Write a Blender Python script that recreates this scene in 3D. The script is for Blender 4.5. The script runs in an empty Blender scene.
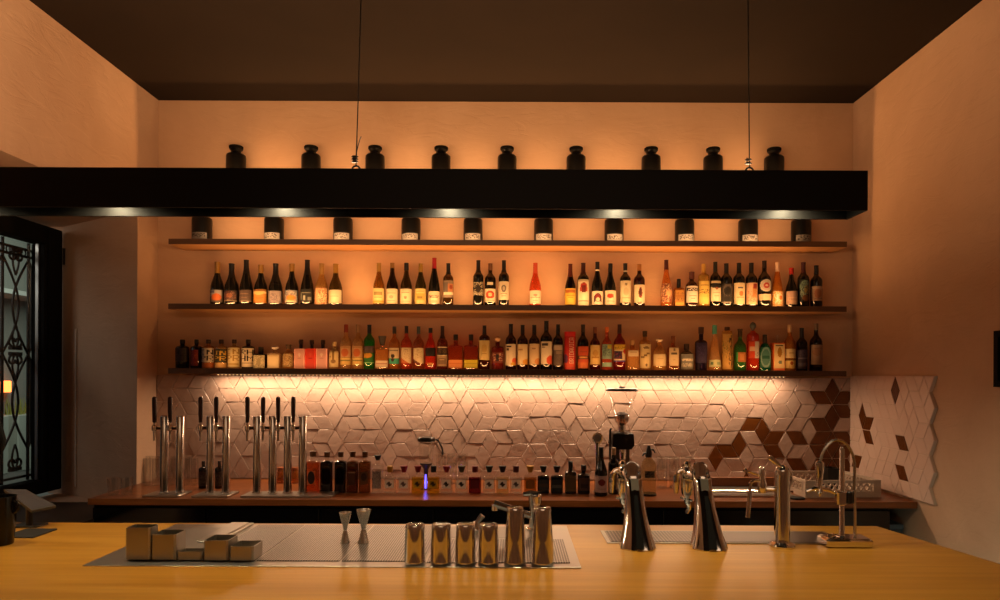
import bpy, bmesh, math, random
from mathutils import Vector, Matrix
random.seed(7)
PI = math.pi
S = bpy.context.scene
COL = S.collection

# ------------------------------------------------------------------ camera geometry
F = 667.0; VX, VY = 513.0, 375.0; EYE = 1.66
ROLL = 0.0043
WALL = 4.68                     # back wall distance
XL, XR = -2.495, 2.379          # side walls
CEIL = 3.576
ZBAR, ZCTR = 1.04, 0.925

def unroll(px, py):
    dx, dy = px - VX, py - VY
    return dx + dy * ROLL, dy - dx * ROLL
def P(px, py, D):
    dx, dy = unroll(px, py)
    return Vector((dx * D / F, D, EYE - dy * D / F))
def X(px, D, py=430): return P(px, py, D).x
def Z(px, py, D): return P(px, py, D).z

# ------------------------------------------------------------------ colours and materials
def lin(h, mul=1.0):
    h = h.lstrip('#')
    if len(h) == 3: h = ''.join(c * 2 for c in h)
    out = []
    for k in (0, 2, 4):
        c = int(h[k:k + 2], 16) / 255
        out.append((c / 12.92 if c <= 0.04045 else ((c + 0.055) / 1.055) ** 2.4) * mul)
    return tuple(out)
MATS = {}
def mat(name, col=(.5, .5, .5), rough=.5, metal=0., spec=.5, emit=None, es=0., coat=0.):
    if name in MATS: return MATS[name]
    m = bpy.data.materials.new(name); m.use_nodes = True
    b = m.node_tree.nodes['Principled BSDF']
    if isinstance(col, str): col = lin(col)
    b.inputs['Base Color'].default_value = (*col, 1)
    b.inputs['Roughness'].default_value = rough
    b.inputs['Metallic'].default_value = metal
    b.inputs['Specular IOR Level'].default_value = spec
    b.inputs['Coat Weight'].default_value = coat
    if emit:
        b.inputs['Emission Color'].default_value = (*emit, 1); b.inputs['Emission Strength'].default_value = es
    MATS[name] = m
    return m
def N(m, t, **kw):
    n = m.node_tree.nodes.new(t)
    for k, v in kw.items(): setattr(n, k, v)
    return n
def L(m, a, ao, b, bi): m.node_tree.links.new(a.outputs[ao], b.inputs[bi])
def bsdf(m): return m.node_tree.nodes['Principled BSDF']
def coords(m, scale=(1, 1, 1), rot=(0, 0, 0)):
    t = N(m, 'ShaderNodeTexCoord'); mp = N(m, 'ShaderNodeMapping')
    mp.inputs['Scale'].default_value = scale; mp.inputs['Rotation'].default_value = rot
    L(m, t, 'Object', mp, 'Vector'); return mp
def ramp(m, stops):
    r = N(m, 'ShaderNodeValToRGB'); e = r.color_ramp.elements
    while len(e) < len(stops): e.new(.5)
    for k, (p, c) in enumerate(stops):
        e[k].position = p; e[k].color = (*c, 1)
    return r
def noise(m, mp, scale, detail=4, rough=.55, dist=0.):
    n = N(m, 'ShaderNodeTexNoise')
    n.inputs['Scale'].default_value = scale; n.inputs['Detail'].default_value = detail
    n.inputs['Roughness'].default_value = rough; n.inputs['Distortion'].default_value = dist
    L(m, mp, 'Vector', n, 'Vector'); return n
def bump(m, src, out, strength, dist=.01):
    b = N(m, 'ShaderNodeBump'); b.inputs['Strength'].default_value = strength; b.inputs['Distance'].default_value = dist
    L(m, src, out, b, 'Height'); L(m, b, 'Normal', bsdf(m), 'Normal'); return b

def plaster(name, c0, c1, bs=.35):
    m = mat(name, c0, .85, spec=.2)
    mp = coords(m, (1, 1, 1)); n1 = noise(m, mp, 1.3, 6, .6, .6)
    r = ramp(m, [(.32, c0), (.68, c1)]); L(m, n1, 'Fac', r, 'Fac'); L(m, r, 'Color', bsdf(m), 'Base Color')
    mp2 = coords(m, (3.2, 3.2, 9)); n2 = noise(m, mp2, 1.1, 7, .55, 1.6)
    r2 = ramp(m, [(.42, (0, 0, 0)), (.52, (.8, .8, .8)), (.56, (.6, .6, .6)), (.7, (1, 1, 1))])
    L(m, n2, 'Fac', r2, 'Fac'); bump(m, r2, 'Color', bs * .7, .004)
    return m
M_WALL = plaster('plaster', lin('#c8a280'), lin('#d8b492'))
M_SIDE = plaster('plaster_side', lin('#c6a488'), lin('#d6b69a'), .45)
M_NICHE = plaster('plaster_niche', lin('#a08e7e'), lin('#b2a190'), .15)
M_CEIL = plaster('ceiling_paint', lin('#201812'), lin('#251c15'), .05)

def wood(name, c0, c1, c2, rough=.4, axis=0, sc=1., spec=.5, grain=1.):
    m = mat(name, c0, rough, spec=spec)
    s = [22 * sc] * 3; s[axis] = 1.1 * sc
    mp = coords(m, tuple(s)); n = noise(m, mp, 1.6, 6, .6, .8)
    r = ramp(m, [(.28, c0), (.5, c1), (.74, c2)]); L(m, n, 'Fac', r, 'Fac')
    s2 = [90 * sc] * 3; s2[axis] = 3 * sc
    mp2 = coords(m, tuple(s2)); n2 = noise(m, mp2, 1.2, 3, .6)
    mx = N(m, 'ShaderNodeMix', data_type='RGBA', blend_type='MULTIPLY')
    mx.inputs[0].default_value = .35 * grain
    L(m, r, 'Color', mx, 6); L(m, n2, 'Fac', mx, 7); L(m, mx, 2, bsdf(m), 'Base Color')
    bump(m, n2, 'Fac', .06, .002)
    return m
M_BAR = wood('oak_bar', lin('#9a661c'), lin('#ac7627'), lin('#ba8532'), .3, 0, .5, .35, .8)
M_CTR = wood('walnut_counter', lin('#7a4420'), lin('#8d5026'), lin('#a5612f'), .32, 0, 1.)
M_SHELF = wood('shelf_oak', lin('#b07c4a'), lin('#be8a56'), lin('#cc9862'), .5, 0, 1.)
M_DARKW = wood('dark_wood', lin('#2a1a10'), lin('#332014'), lin('#3c2718'), .5, 0, 1.)
M_EDGE = wood('shelf_edge_wood', lin('#5e3e26'), lin('#6a472c'), lin('#765034'), .5, 0, 1.)
M_WALNUT = wood('handle_wood', lin('#2c140c'), lin('#3a1b10'), lin('#4a2415'), .35, 2, 2.)
M_BLACK = mat('black_metal', lin('#0d0b0a'), .45, 0, .4)
M_BEAM = mat('beam_paint', lin('#0b0a09'), .45, 0, .25)
M_MATTE = mat('matte_black', lin('#0b0a09'), .8, 0, .2)
M_PLAST = mat('black_plastic', lin('#101010'), .35)
M_CHROME = mat('chrome', (.78, .78, .78), .07, 1.)
M_STEEL = mat('steel', (.62, .6, .57), .24, 1.)
M_CAB = mat('cabinet_black', lin('#0a0808'), .35, 0, .3)
M_WHITE = mat('white_plastic', lin('#d8d4cc'), .5)
M_GREYP = mat('grey_plastic', lin('#c6b4a2'), .5)
M_IRON = mat('wrought_iron', lin('#0f0e0d'), .5, .3)
M_RUBBER = mat('rubber', lin('#0c0c0c'), .7)
M_FLOOR = mat('floor_concrete', lin('#4a4038'), .6)
def brushed(name, col, rough, axis):
    m = mat(name, col, rough, 1.)
    s = [260] * 3; s[axis] = 3
    mp = coords(m, tuple(s)); n = noise(m, mp, 1., 2, .5)
    bump(m, n, 'Fac', .12, .001); return m
M_BRUSH = brushed('brushed_steel', (.47, .44, .40), .33, 0)
M_PAN = brushed('pan_steel', (.38, .35, .30), .36, 2)
def perforated(name, pitch, rad, col):
    m = mat(name, col, .34, 1.)
    t = N(m, 'ShaderNodeTexCoord'); sx = N(m, 'ShaderNodeSeparateXYZ'); L(m, t, 'Object', sx, 'Vector')
    outs = []
    for ax in ('X', 'Y'):
        mu = N(m, 'ShaderNodeMath', operation='MULTIPLY'); mu.inputs[1].default_value = 1 / pitch; L(m, sx, ax, mu, 0)
        fr = N(m, 'ShaderNodeMath', operation='FRACT'); L(m, mu, 0, fr, 0)
        sb = N(m, 'ShaderNodeMath', operation='SUBTRACT'); sb.inputs[1].default_value = .5; L(m, fr, 0, sb, 0)
        sq = N(m, 'ShaderNodeMath', operation='MULTIPLY'); L(m, sb, 0, sq, 0); L(m, sb, 0, sq, 1); outs.append(sq)
    ad = N(m, 'ShaderNodeMath', operation='ADD'); L(m, outs[0], 0, ad, 0); L(m, outs[1], 0, ad, 1)
    gt = N(m, 'ShaderNodeMath', operation='GREATER_THAN'); gt.inputs[1].default_value = rad * rad; L(m, ad, 0, gt, 0)
    mx = N(m, 'ShaderNodeMix', data_type='RGBA'); L(m, gt, 0, mx, 0)
    mx.inputs[6].default_value = (.012, .011, .01, 1); mx.inputs[7].default_value = (*col, 1)
    L(m, mx, 2, bsdf(m), 'Base Color'); L(m, gt, 0, bsdf(m), 'Metallic')
    return m
M_PERF = perforated('perforated_steel', .0085, .40, (.42, .385, .35))
M_PERFD = perforated('perforated_tray', .0125, .42, (.3, .26, .23))

def thinglass(name, col, rough=.03, refl=1.0, base=.045):
    """one glass wall: tinted straight-through transmission under a Fresnel sheen"""
    if name in MATS: return MATS[name]
    m = bpy.data.materials.new(name); m.use_nodes = True; nt = m.node_tree; nt.nodes.clear()
    o = N(m, 'ShaderNodeOutputMaterial'); mx = N(m, 'ShaderNodeMixShader')
    tr = N(m, 'ShaderNodeBsdfTransparent'); tr.inputs['Color'].default_value = (*[math.sqrt(max(c, 1e-4)) for c in col], 1)
    gl = N(m, 'ShaderNodeBsdfGlossy'); gl.inputs['Roughness'].default_value = rough; gl.inputs['Color'].default_value = (.9 * refl, .9 * refl, .9 * refl, 1)
    lw = N(m, 'ShaderNodeLayerWeight'); lw.inputs['Blend'].default_value = .5
    pw = N(m, 'ShaderNodeMath', operation='POWER'); pw.inputs[1].default_value = 4.5; L(m, lw, 'Facing', pw, 0)
    fr = N(m, 'ShaderNodeMath', operation='MULTIPLY_ADD'); fr.inputs[1].default_value = .9; fr.inputs[2].default_value = base; L(m, pw, 0, fr, 0)
    L(m, fr, 0, mx, 0); L(m, tr, 'BSDF', mx, 1); L(m, gl, 'BSDF', mx, 2); L(m, mx, 'Shader', o, 'Surface')
    MATS[name] = m; return m
M_CLEAR = thinglass('clear_glass', (.94, .94, .925), base=.10)
M_PANE = thinglass('window_glass', (.9, .92, .9))
M_BLACKGLASS = mat('black_glass', (.003, .003, .0025), .09, 0, .5)
def liquid(h):
    """tinted, faintly cloudy liquid in thin glass"""
    nm = 'glass_' + h.strip('#')
    if nm in MATS: return MATS[nm]
    c = lin(h); m = thinglass(nm, c); nt = m.node_tree
    mx = next(n for n in nt.nodes if n.type == 'MIX_SHADER'); tr = next(n for n in nt.nodes if n.type == 'BSDF_TRANSPARENT')
    df = N(m, 'ShaderNodeBsdfDiffuse'); df.inputs['Color'].default_value = (*[min(1, q * 1.1) for q in c], 1)
    m2 = N(m, 'ShaderNodeMixShader'); m2.inputs[0].default_value = .22
    L(m, tr, 'BSDF', m2, 1); L(m, df, 'BSDF', m2, 2); L(m, m2, 'Shader', mx, 1)
    return m

M_PRINT = mat('printed_paper', (.8, .8, .8), .55, 0, .3)
_a = N(M_PRINT, 'ShaderNodeAttribute', attribute_name='print'); L(M_PRINT, _a, 'Color', bsdf(M_PRINT), 'Base Color')

def tile_mat(name, c0, c1, rough=.16):
    m = mat(name, c0, rough, 0, .5)
    mp = coords(m, (1, 1, 1)); n = noise(m, mp, 7, 3, .5)
    r = ramp(m, [(.3, c0), (.7, c1)]); L(m, n, 'Fac', r, 'Fac'); L(m, r, 'Color', bsdf(m), 'Base Color')
    n2 = noise(m, mp, 26, 3, .5, .4); bump(m, n2, 'Fac', .35, .012); return m
M_TILE = tile_mat('white_glazed_tile', lin('#ac9284'), lin('#bba193'), .25)
M_TILER = mat('satin_tile', lin('#e2c6b6'), .42); M_BROWN = tile_mat('brown_glazed_tile', lin('#5a2e0a'), lin('#66380f'), .35)
M_GROUT = mat('grout', lin('#d8c0aa'), .8)

bsdf(M_BROWN).inputs['Specular IOR Level'].default_value = .3
# ------------------------------------------------------------------ mesh building
class MB:
    def __init__(s): s.v = []; s.f = []; s.mi = []; s.k = 0
    def add(s, vs, fs):
        o = len(s.v); s.v += [tuple(v) for v in vs]
        for f in fs: s.f.append(tuple(o + i for i in f)); s.mi.append(s.k)
        return s
    def box(s, x0, x1, y0, y1, z0, z1, b=0.):
        if b <= 0:
            vs = [(x, y, z) for z in (z0, z1) for x, y in ((x0, y0), (x1, y0), (x1, y1), (x0, y1))]
            return s.add(vs, [(3, 2, 1, 0), (4, 5, 6, 7), (0, 1, 5, 4), (1, 2, 6, 5), (2, 3, 7, 6), (3, 0, 4, 7)])
        def ring(i, z):
            return [(x0 + i + b, y0 + i, z), (x1 - i - b, y0 + i, z), (x1 - i, y0 + i + b, z), (x1 - i, y1 - i - b, z),
                    (x1 - i - b, y1 - i, z), (x0 + i + b, y1 - i, z), (x0 + i, y1 - i - b, z), (x0 + i, y0 + i + b, z)]
        return s.loft([ring(b * .6, z0), ring(0, z0 + b * .6), ring(0, z1 - b * .6), ring(b * .6, z1)])
    def loft(s, rings, closed=True, cap=(True, True)):
        n = len(rings[0]); vs = [v for r in rings for v in r]; fs = []
        for k in range(len(rings) - 1):
            for i in range(n if closed else n - 1):
                j = (i + 1) % n
                fs.append((k * n + i, k * n + j, (k + 1) * n + j, (k + 1) * n + i))
        if cap[0]: fs.append(tuple(reversed(range(n))))
        if cap[1]: fs.append(tuple((len(rings) - 1) * n + i for i in range(n)))
        return s.add(vs, fs)
    def lathe(s, prof, n=20, c=(0, 0, 0), cap=(True, True)):
        return s.loft([[(c[0] + r * math.cos(2 * PI * i / n), c[1] + r * math.sin(2 * PI * i / n), c[2] + z) for i in range(n)] for z, r in prof], cap=cap)
    def tube(s, pts, r, n=8, cap=True):
        pts = [Vector(p) for p in pts]; rs = r if isinstance(r, (list, tuple)) else [r] * len(pts)
        rings = []; up = None
        for k, p in enumerate(pts):
            t = (pts[min(k + 1, len(pts) - 1)] - pts[max(k - 1, 0)]).normalized()
            if up is None:
                up = Vector((0, 0, 1)) if abs(t.z) < .9 else Vector((0, 1, 0))
            a = t.cross(up)
            if a.length < 1e-4: a = t.cross(Vector((1, 0, 0)))
            a.normalize(); b = a.cross(t).normalized(); up = b
            rings.append([p + rs[k] * (a * math.cos(2 * PI * i / n) + b * math.sin(2 * PI * i / n)) for i in range(n)])
        return s.loft(rings, cap=(cap, cap))
    def prism(s, poly, z0, z1):
        return s.loft([[(x, y, z0) for x, y in poly], [(x, y, z1) for x, y in poly]])
    def quad(s, a, b, c, d): return s.add([a, b, c, d], [(0, 1, 2, 3)])
    def build(s, name, mats, parent=None, smooth=True, ang=35):
        me = bpy.data.meshes.new(name); me.from_pydata(s.v, [], s.f)
        for m in (mats if isinstance(mats, (list, tuple)) else [mats]): me.materials.append(m)
        me.polygons.foreach_set('material_index', s.mi)
        bm = bmesh.new(); bm.from_mesh(me); bmesh.ops.recalc_face_normals(bm, faces=bm.faces); bm.to_mesh(me); bm.free()
        if smooth:
            me.polygons.foreach_set('use_smooth', [True] * len(me.polygons)); me.set_sharp_from_angle(angle=math.radians(ang))
        me.update()
        o = bpy.data.objects.new(name, me); COL.objects.link(o)
        if parent: o.parent = parent
        return o
def tag(o, label=None, cat=None, group=None, kind=None):
    if label: o['label'] = label
    if cat: o['category'] = cat
    if group: o['group'] = group
    if kind: o['kind'] = kind
    return o
def thing(name, loc, label, cat, group=None, rz=0.):
    o = bpy.data.objects.new(name, None); COL.objects.link(o); o.empty_display_size = .05
    o.location = loc; o.rotation_euler = (0, 0, rz)
    return tag(o, label, cat, group)
def struct(name, mb, m, label=None, cat=None, parent=None, smooth=False):
    o = mb.build(name, m, parent, smooth)
    if parent is None: tag(o, label, cat, kind='structure')
    return o
def arc(c, r, a0, a1, n, ax=(1, 0, 0), ay=(0, 0, 1)):
    c, ax, ay = Vector(c), Vector(ax), Vector(ay)
    return [c + ax * r * math.cos(a0 + (a1 - a0) * k / n) + ay * r * math.sin(a0 + (a1 - a0) * k / n) for k in range(n + 1)]

# ------------------------------------------------------------------ room shell
YB = -3.2                                    # wall behind the camera
NY0, NY1, NZ0, NZ1 = 3.15, 4.426, .80, 2.742 # window niche opening in the left wall
XN = -3.34
struct('floor', MB().box(XL - 1.3, XR + .2, YB - .2, WALL + .6, -.1, 0), M_FLOOR, 'dark concrete floor of the bar room', 'floor')
struct('ceiling', MB().box(XL - 1.3, XR + .2, YB - .2, WALL + .6, CEIL, CEIL + .1), M_CEIL, 'dark brown painted ceiling over the bar', 'ceiling')
struct('wall_back', MB().box(XL - .01, XR + .2, WALL, WALL + .2, 0, CEIL), M_WALL, 'rough plaster wall behind the bottle shelves', 'wall')
struct('wall_right', MB().box(XR, XR + .2, YB, WALL, 0, CEIL), M_SIDE, 'plaster side wall with zigzag edged tiles', 'wall')
struct('wall_front', MB().box(XL - 1.3, XR + .2, YB - .2, YB, 0, CEIL), M_SIDE, 'plaster wall behind the viewer', 'wall')
wl = MB()
wl.box(XL - .9, XL, YB, NY0, 0, CEIL)
wl.box(XL - .9, XL, NY0, WALL + .5, 2.86, CEIL)
wl.box(XL - .9, XL, NY0, WALL + .5, 0, NZ0 - .03)
wl.prism([(XL, NY1), (XL, WALL + .5), (XN - .1, WALL + .5), (XN - .1, 4.94), (XN, 4.94)], NZ0 - .03, 2.86)
wl.prism([(XL, NY0), (XL, NY1), (XN, 4.94), (XN - .1, 4.94), (XN - .1, NY0)], NZ1, 2.86)       # soffit of the niche
struct('wall_left', wl, M_SIDE, 'plaster side wall with deep window niche', 'wall')

# window with iron grille
WY0, WY1, WZ0, WZ1 = 3.2, 4.885, .815, 2.70
GY0, GY1, GZ0, GZ1 = 3.42, 4.70, .91, 2.57
win = bpy.data.objects.new('window_1', None); COL.objects.link(win); win.location = (XN, 4.0, NZ0)
tag(win, 'tall dark framed window with ornate wrought iron grille', 'window', kind='structure')
def wpart(name, mb, m):
    o = mb.build(name, m); o.parent = win; o.matrix_parent_inverse = Matrix.Translation(win.location).inverted(); return o
fr = MB()
x0, x1 = XN - .06, XN + .04
fr.box(x0, x1, WY0, WY1, GZ1, WZ1, .008); fr.box(x0, x1, WY0, WY1, WZ0, GZ0, .008)
fr.box(x0, x1, WY0, GY0, GZ0, GZ1, .008); fr.box(x0, x1, GY1, WY1, GZ0, GZ1, .008)
fr.box(x1, x1 + .012, GY1 + .03, WY1 - .02, WZ0 + .02, WZ1 - .02, .004)
wpart('window_frame', fr, M_MATTE)
hg = MB()
hg.tube([(x1 + .02, WY1 - .02, 2.45), (x1 + .02, WY1 - .02, 2.57)], .008)
wpart('hinge', hg, M_BLACK)
wpart('glass_pane', MB().box(XN - .04, XN - .035, GY0, GY1, GZ0, GZ1), M_PANE)
wpart('metal_stile', MB().box(XN - .02, XN, GY1 - .012, GY1 + .0, GZ0, GZ1), mat('aluminium_bead', (.5, .52, .5), .4, 1.))
gr = MB()
bars = [3.45, 3.70, 3.95, 4.20, 4.45]
xg = XN - .07
for yb in bars + [4.69]:
    gr.tube([(xg, yb, GZ0), (xg, yb, GZ1)], .011, 6)
    for sg in (-1, 1):
        for (za, zb) in ((1.13, 1.79), (1.79, 2.45)):
            pts = []
            for k in range(15):
                t = k / 14; z = za + (zb - za) * t
                pts.append((xg, min(max(yb + sg * .148 * math.sin(PI * t), GY0), GY1 + .02), z))
            gr.tube(pts, .008, 6)
def leaf(y, z, sg, s=1.):
    for q in (-1, 1):
        pts = [(xg, y + q * .028 * s * math.sin(PI * (k / 10) ** .8), z + sg * .17 * s * k / 10) for k in range(11)]
        gr.tube(pts, .007, 6)
        cu = [(xg, y + q * (.03 * s + .028 * s * math.cos(a)), z + sg * (.02 + .028 * s * math.sin(a)) + sg * .02) for a in [PI - k * 1.5 * PI / 10 for k in range(11)]]
        gr.tube(cu, .008, 6)
    gr.box(xg - .012, xg + .012, y - .05, y + .05, z - .012, z + .012)
for yb in [3.575, 3.825, 4.075, 4.325, 4.57]:
    leaf(yb, 1.83, 1); leaf(yb, 1.79, -1); leaf(yb, 2.50, -1); leaf(yb, 1.0, 1)
for z in (GZ0 + .03, GZ1 - .05, GZ1 - .1):
    gr.box(xg - .008, xg + .008, GY0, GY1 + .02, z - .008, z + .008)
for k in range(20):
    y = GY0 + .03 + k * .066
    gr.tube(arc((xg, y, GZ1 - .075), .024, 0, 2 * PI, 10, (0, 1, 0)), .005, 5)
wpart('iron_grille', gr, M_IRON)
wpart('window_sill', MB().box(XN + .04, XL + .02, NY0, NY1 + .02, NZ0 - .03, NZ0), M_DARKW)

# street seen through the window
struct('exterior_wall', MB().box(-9.2, -9.0, 4.0, 16, 0, 6), mat('street_render', lin('#8d9088'), .9), 'pale grey building wall across the street', 'wall')
struct('exterior_ground', MB().box(-9.2, XN - .15, 2, 16, -.1, 0), mat('street_paving', lin('#5d5c58'), .9), 'grey street paving outside the window', 'ground')
tag(MB().box(-8.999, -8.4, 6, 14, 2.98, 3.06, .01).build('awning_canopy', mat('awning_white', lin('#b9bcb4'), .7)), 'pale horizontal awning edge across the street', 'awning')
t = thing('street_lamp', (-8.9, 11.53, 0), 'glowing orange lamp on the building across the street', 'lamp')
MB().box(-.05, .08, -.22, .22, 1.32, 1.52, .02).build('lamp_shade', mat('orange_lamp', lin('#e0602a'), .5, emit=(1, .2, .04), es=5), t)
MB().box(-.06, -.03, -.04, .04, 0, 1.4).build('bracket', M_IRON, t)
for k, y in enumerate((10.6, 11.6, 12.6)):
    t = thing('planter', (-8.5, y, 0), ['grassy street planter on the near side of the orange lamp', 'grassy street planter below the orange lamp', 'grassy street planter beyond the orange lamp'][k], 'planter', 'planters across the street')
    MB().box(-.2, .2, -.4, .4, 0, .95, .02).build('box', mat('planter_white', lin('#aab0a4'), .8), t)
    g = MB(); rr = random.Random(k)
    for q in range(70):
        a, b = rr.uniform(-.17, .17), rr.uniform(-.37, .37)
        g.tube([(a, b, .93), (a + rr.uniform(-.06, .06), b + rr.uniform(-.08, .08), 1.05 + rr.uniform(0, .18))], [.012, .003], 4)
    tag(g.build('grass', mat('dry_grass', lin('#8a8a3a'), .8), t), kind='stuff')

# ------------------------------------------------------------------ wall tiles (rhombus tiling of a triangular lattice)
def clip(poly, ax, val, keep_less):
    out = []
    for k in range(len(poly)):
        a, b = poly[k], poly[(k + 1) % len(poly)]
        ina = (a[ax] <= val) == keep_less; inb = (b[ax] <= val) == keep_less
        if ina: out.append(a)
        if ina != inb:
            t = (val - a[ax]) / (b[ax] - a[ax]); out.append((a[0] + t * (b[0] - a[0]), a[1] + t * (b[1] - a[1])))
    return out
def rhomb_tiling(pt, inside, irange, jrange, browns, seed, flips=60000):
    """random rhombus tiling: whole hexagons of the lattice, brown tiles fixed, the rest matched at random and mixed by hexagon turns"""
    rr = random.Random(seed)
    D = {}; U = {}
    for j in jrange:
        for i in irange:
            d = ((i, j), (i + 1, j), (i, j + 1)); u = ((i + 1, j), (i, j + 1), (i + 1, j + 1))
            for tr, st_ in ((d, D), (u, U)):
                c = next(v for v in tr if (v[0] - v[1]) % 3 == 0)
                if inside(tr, c): st_[(i, j)] = tr
    def rh(d, u):
        i, j = d
        if u == (i, j): v = [(i, j), (i + 1, j), (i + 1, j + 1), (i, j + 1)]
        elif u == (i - 1, j): v = [(i, j), (i + 1, j), (i, j + 1), (i - 1, j + 1)]
        else: v = [(i, j), (i, j + 1), (i + 1, j), (i + 1, j - 1)]
        return [pt(*q) for q in v]
    nbr = lambda d: [u for u in (d, (d[0] - 1, d[1]), (d[0], d[1] - 1)) if u in U]
    allr = []
    for d in D:
        for u in nbr(d):
            ps = rh(d, u); allr.append((sum(p[0] for p in ps) / 4, sum(p[1] for p in ps) / 4, d, u))
    fd, fu = {}, set()
    for (cx, cz) in browns:
        b = min(allr, key=lambda r: (r[0] - cx) ** 2 + (r[1] - cz) ** 2)
        if b[2] in fd or b[3] in fu: continue
        fd[b[2]] = b[3]; fu.add(b[3])
    mu = {}
    import sys; sys.setrecursionlimit(20000)
    def aug(d, seen):
        o = nbr(d); rr.shuffle(o)
        for u in o:
            if u in fu or u in seen: continue
            seen.add(u)
            if u not in mu or aug(mu[u], seen):
                mu[u] = d; return True
        return False
    ds = [d for d in D if d not in fd]; rr.shuffle(ds)
    for d in ds: aug(d, set())
    md = {d: u for u, d in mu.items()}
    verts = sorted({v for t in D.values() for v in t})
    for _ in range(flips):
        i, j = rr.choice(verts)
        ring = [('D', (i, j)), ('U', (i - 1, j)), ('D', (i - 1, j)), ('U', (i - 1, j - 1)), ('D', (i, j - 1)), ('U', (i, j - 1))]
        dd = [ring[k][1] for k in (0, 2, 4)]; uu = [ring[k][1] for k in (1, 3, 5)]
        if any(d not in md for d in dd): continue
        if all(md[dd[k]] == uu[k] for k in range(3)): new = [uu[2], uu[0], uu[1]]
        elif all(md[dd[k]] == uu[k - 1] for k in range(3)): new = uu
        else: continue
        for k in range(3): md[dd[k]] = new[k]
    out = [(rh(d, u), True) for d, u in fd.items()] + [(rh(d, u), False) for d, u in md.items()]
    uu = set(md.values()) | fu
    out += [([pt(*v) for v in D[d]], False) for d in D if d not in md and d not in fd]
    out += [([pt(*v) for v in U[u]], False) for u in U if u not in uu]
    return out
def tiles_mesh(tl, rect, to3, seed, tilt=1.):
    """every tile a chamfered, slightly tilted slab standing on the grout"""
    rr = random.Random(seed); mb = MB()
    for poly, brown in tl:
        for ax, val, less in rect:
            if len(poly) >= 3: poly = clip(poly, ax, val, less)
        if len(poly) < 3: continue
        area = abs(sum(poly[k][0] * poly[(k + 1) % len(poly)][1] - poly[(k + 1) % len(poly)][0] * poly[k][1] for k in range(len(poly)))) / 2
        per = sum(math.dist(poly[k], poly[(k + 1) % len(poly)]) for k in range(len(poly)))
        if area < 2e-4: continue
        inr = 2 * area / per
        cx = sum(p[0] for p in poly) / len(poly); cz = sum(p[1] for p in poly) / len(poly)
        def ins(d): 
            k = max(.1, 1 - d / inr); return [(cx + (p[0] - cx) * k, cz + (p[1] - cz) * k) for p in poly]
        a, b = (ins(.0026), ins(.0048)) if brown else (ins(.0013), ins(.0036))
        h = .008 + rr.uniform(-.002, .0025) * tilt; tx, tz = rr.uniform(-.035, .035) * tilt, rr.uniform(-.05, .05) * tilt
        if brown: h = .0075; tx *= .4; tz *= .4
        mb.k = 1 if brown else 0
        H = lambda p, hh: max(.003, hh + (p[0] - cx) * tx + (p[1] - cz) * tz)
        mb.loft([[to3(*p, .0005) for p in a], [to3(*p, H(p, h) - .002) for p in a], [to3(*p, H(p, h)) for p in b]], cap=(False, True))
    return mb
TA, TH = .1087, .0941
TX0, TZ0 = 2.235 - 14 * TA, 1.651
def tpt(i, j): return (2.235 + TA * (i + .5 * j - 1), TZ0 - TH * j)     # row 0 at the top, star centre on row 2
def cr(*vs):                                                            # centroid of a brown tile measured on the wall
    cx = sum(v[0] for v in vs) / len(vs); cy = sum(v[1] for v in vs) / len(vs)
    p = P(640 + cx / 4.545, 370 + cy / 4.545, WALL); return (p.x, p.z)
BR = [cr((870, 37), (835, 97), (905, 97), (870, 157)), cr((764, 97), (835, 97), (870, 157), (800, 157)), cr((905, 97), (975, 97), (940, 157), (870, 157)),
      cr((870, 157), (940, 157), (975, 217), (905, 217)), cr((870, 157), (835, 217), (905, 217), (870, 278)), cr((764, 218), (835, 218), (870, 278), (800, 278)),
      cr((800, 278), (870, 278), (835, 340), (764, 340)), cr((870, 278), (940, 278), (975, 340), (905, 340)), cr((764, 340), (835, 340), (870, 402), (800, 402)),
      cr((870, 280), (835, 340), (905, 340), (870, 402)), cr((905, 340), (975, 340), (940, 402), (870, 402)), cr((800, 402), (870, 402), (835, 463), (764, 463)),
      cr((870, 402), (940, 402), (975, 463), (905, 463)), cr((870, 402), (835, 463), (905, 463), (870, 524)),
      cr((483, 217), (553, 217), (518, 278), (448, 278)), cr((553, 217), (518, 278), (588, 278), (553, 340)), cr((588, 278), (659, 278), (623, 340), (553, 340)),
      cr((553, 340), (623, 340), (659, 402), (588, 402)), cr((659, 278), (729, 278), (764, 340), (694, 340)), cr((659, 402), (729, 402), (764, 463), (694, 463)),
      cr((448, 278), (412, 340), (483, 340), (448, 402)), cr((342, 340), (412, 340), (448, 402), (377, 402)), cr((342, 340), (307, 402), (377, 402), (342, 463)),
      cr((483, 463), (518, 524), (448, 524), (483, 585))]
XT0 = XL + .001
tl = rhomb_tiling(tpt, lambda tr, c: XT0 - .3 < tpt(*c)[0] < XR + .3 and -2 <= c[1] <= 11, range(-64, 18), range(-4, 14), BR, 3)
tm = tiles_mesh(tl, [(0, XT0 + .002, False), (0, XR - .012, True), (1, ZCTR + .004, False), (1, TZ0, True)], lambda x, z, h: (x, WALL - .008 - h, z), 5)
ot = tm.build('wall_back_tiles', [M_TILE, M_BROWN], None, True, 12)
tag(ot, 'whitish rhombus tiled splashback with scattered brown tiles', 'tiles', kind='structure')
gb = MB().box(XT0 + .001, XR - .002, WALL - .008, WALL - .0005, ZCTR + .002, TZ0).build('grout', M_GROUT, ot)
RA, RH_, RZ, RD = .0965, .0905, 1.665, 3.733
def rpt(i, j): return (RA * (i + .5 * j), RZ - RH_ * j)
def rin(tr, c):
    x, j = rpt(*c)[0], c[1]
    return -1.3 < x < .2 and -2 <= j <= 10 and all(rpt(*v)[0] <= (.001 if v[1] % 2 == 0 else -RA / 2 + .001) for v in tr)
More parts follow.
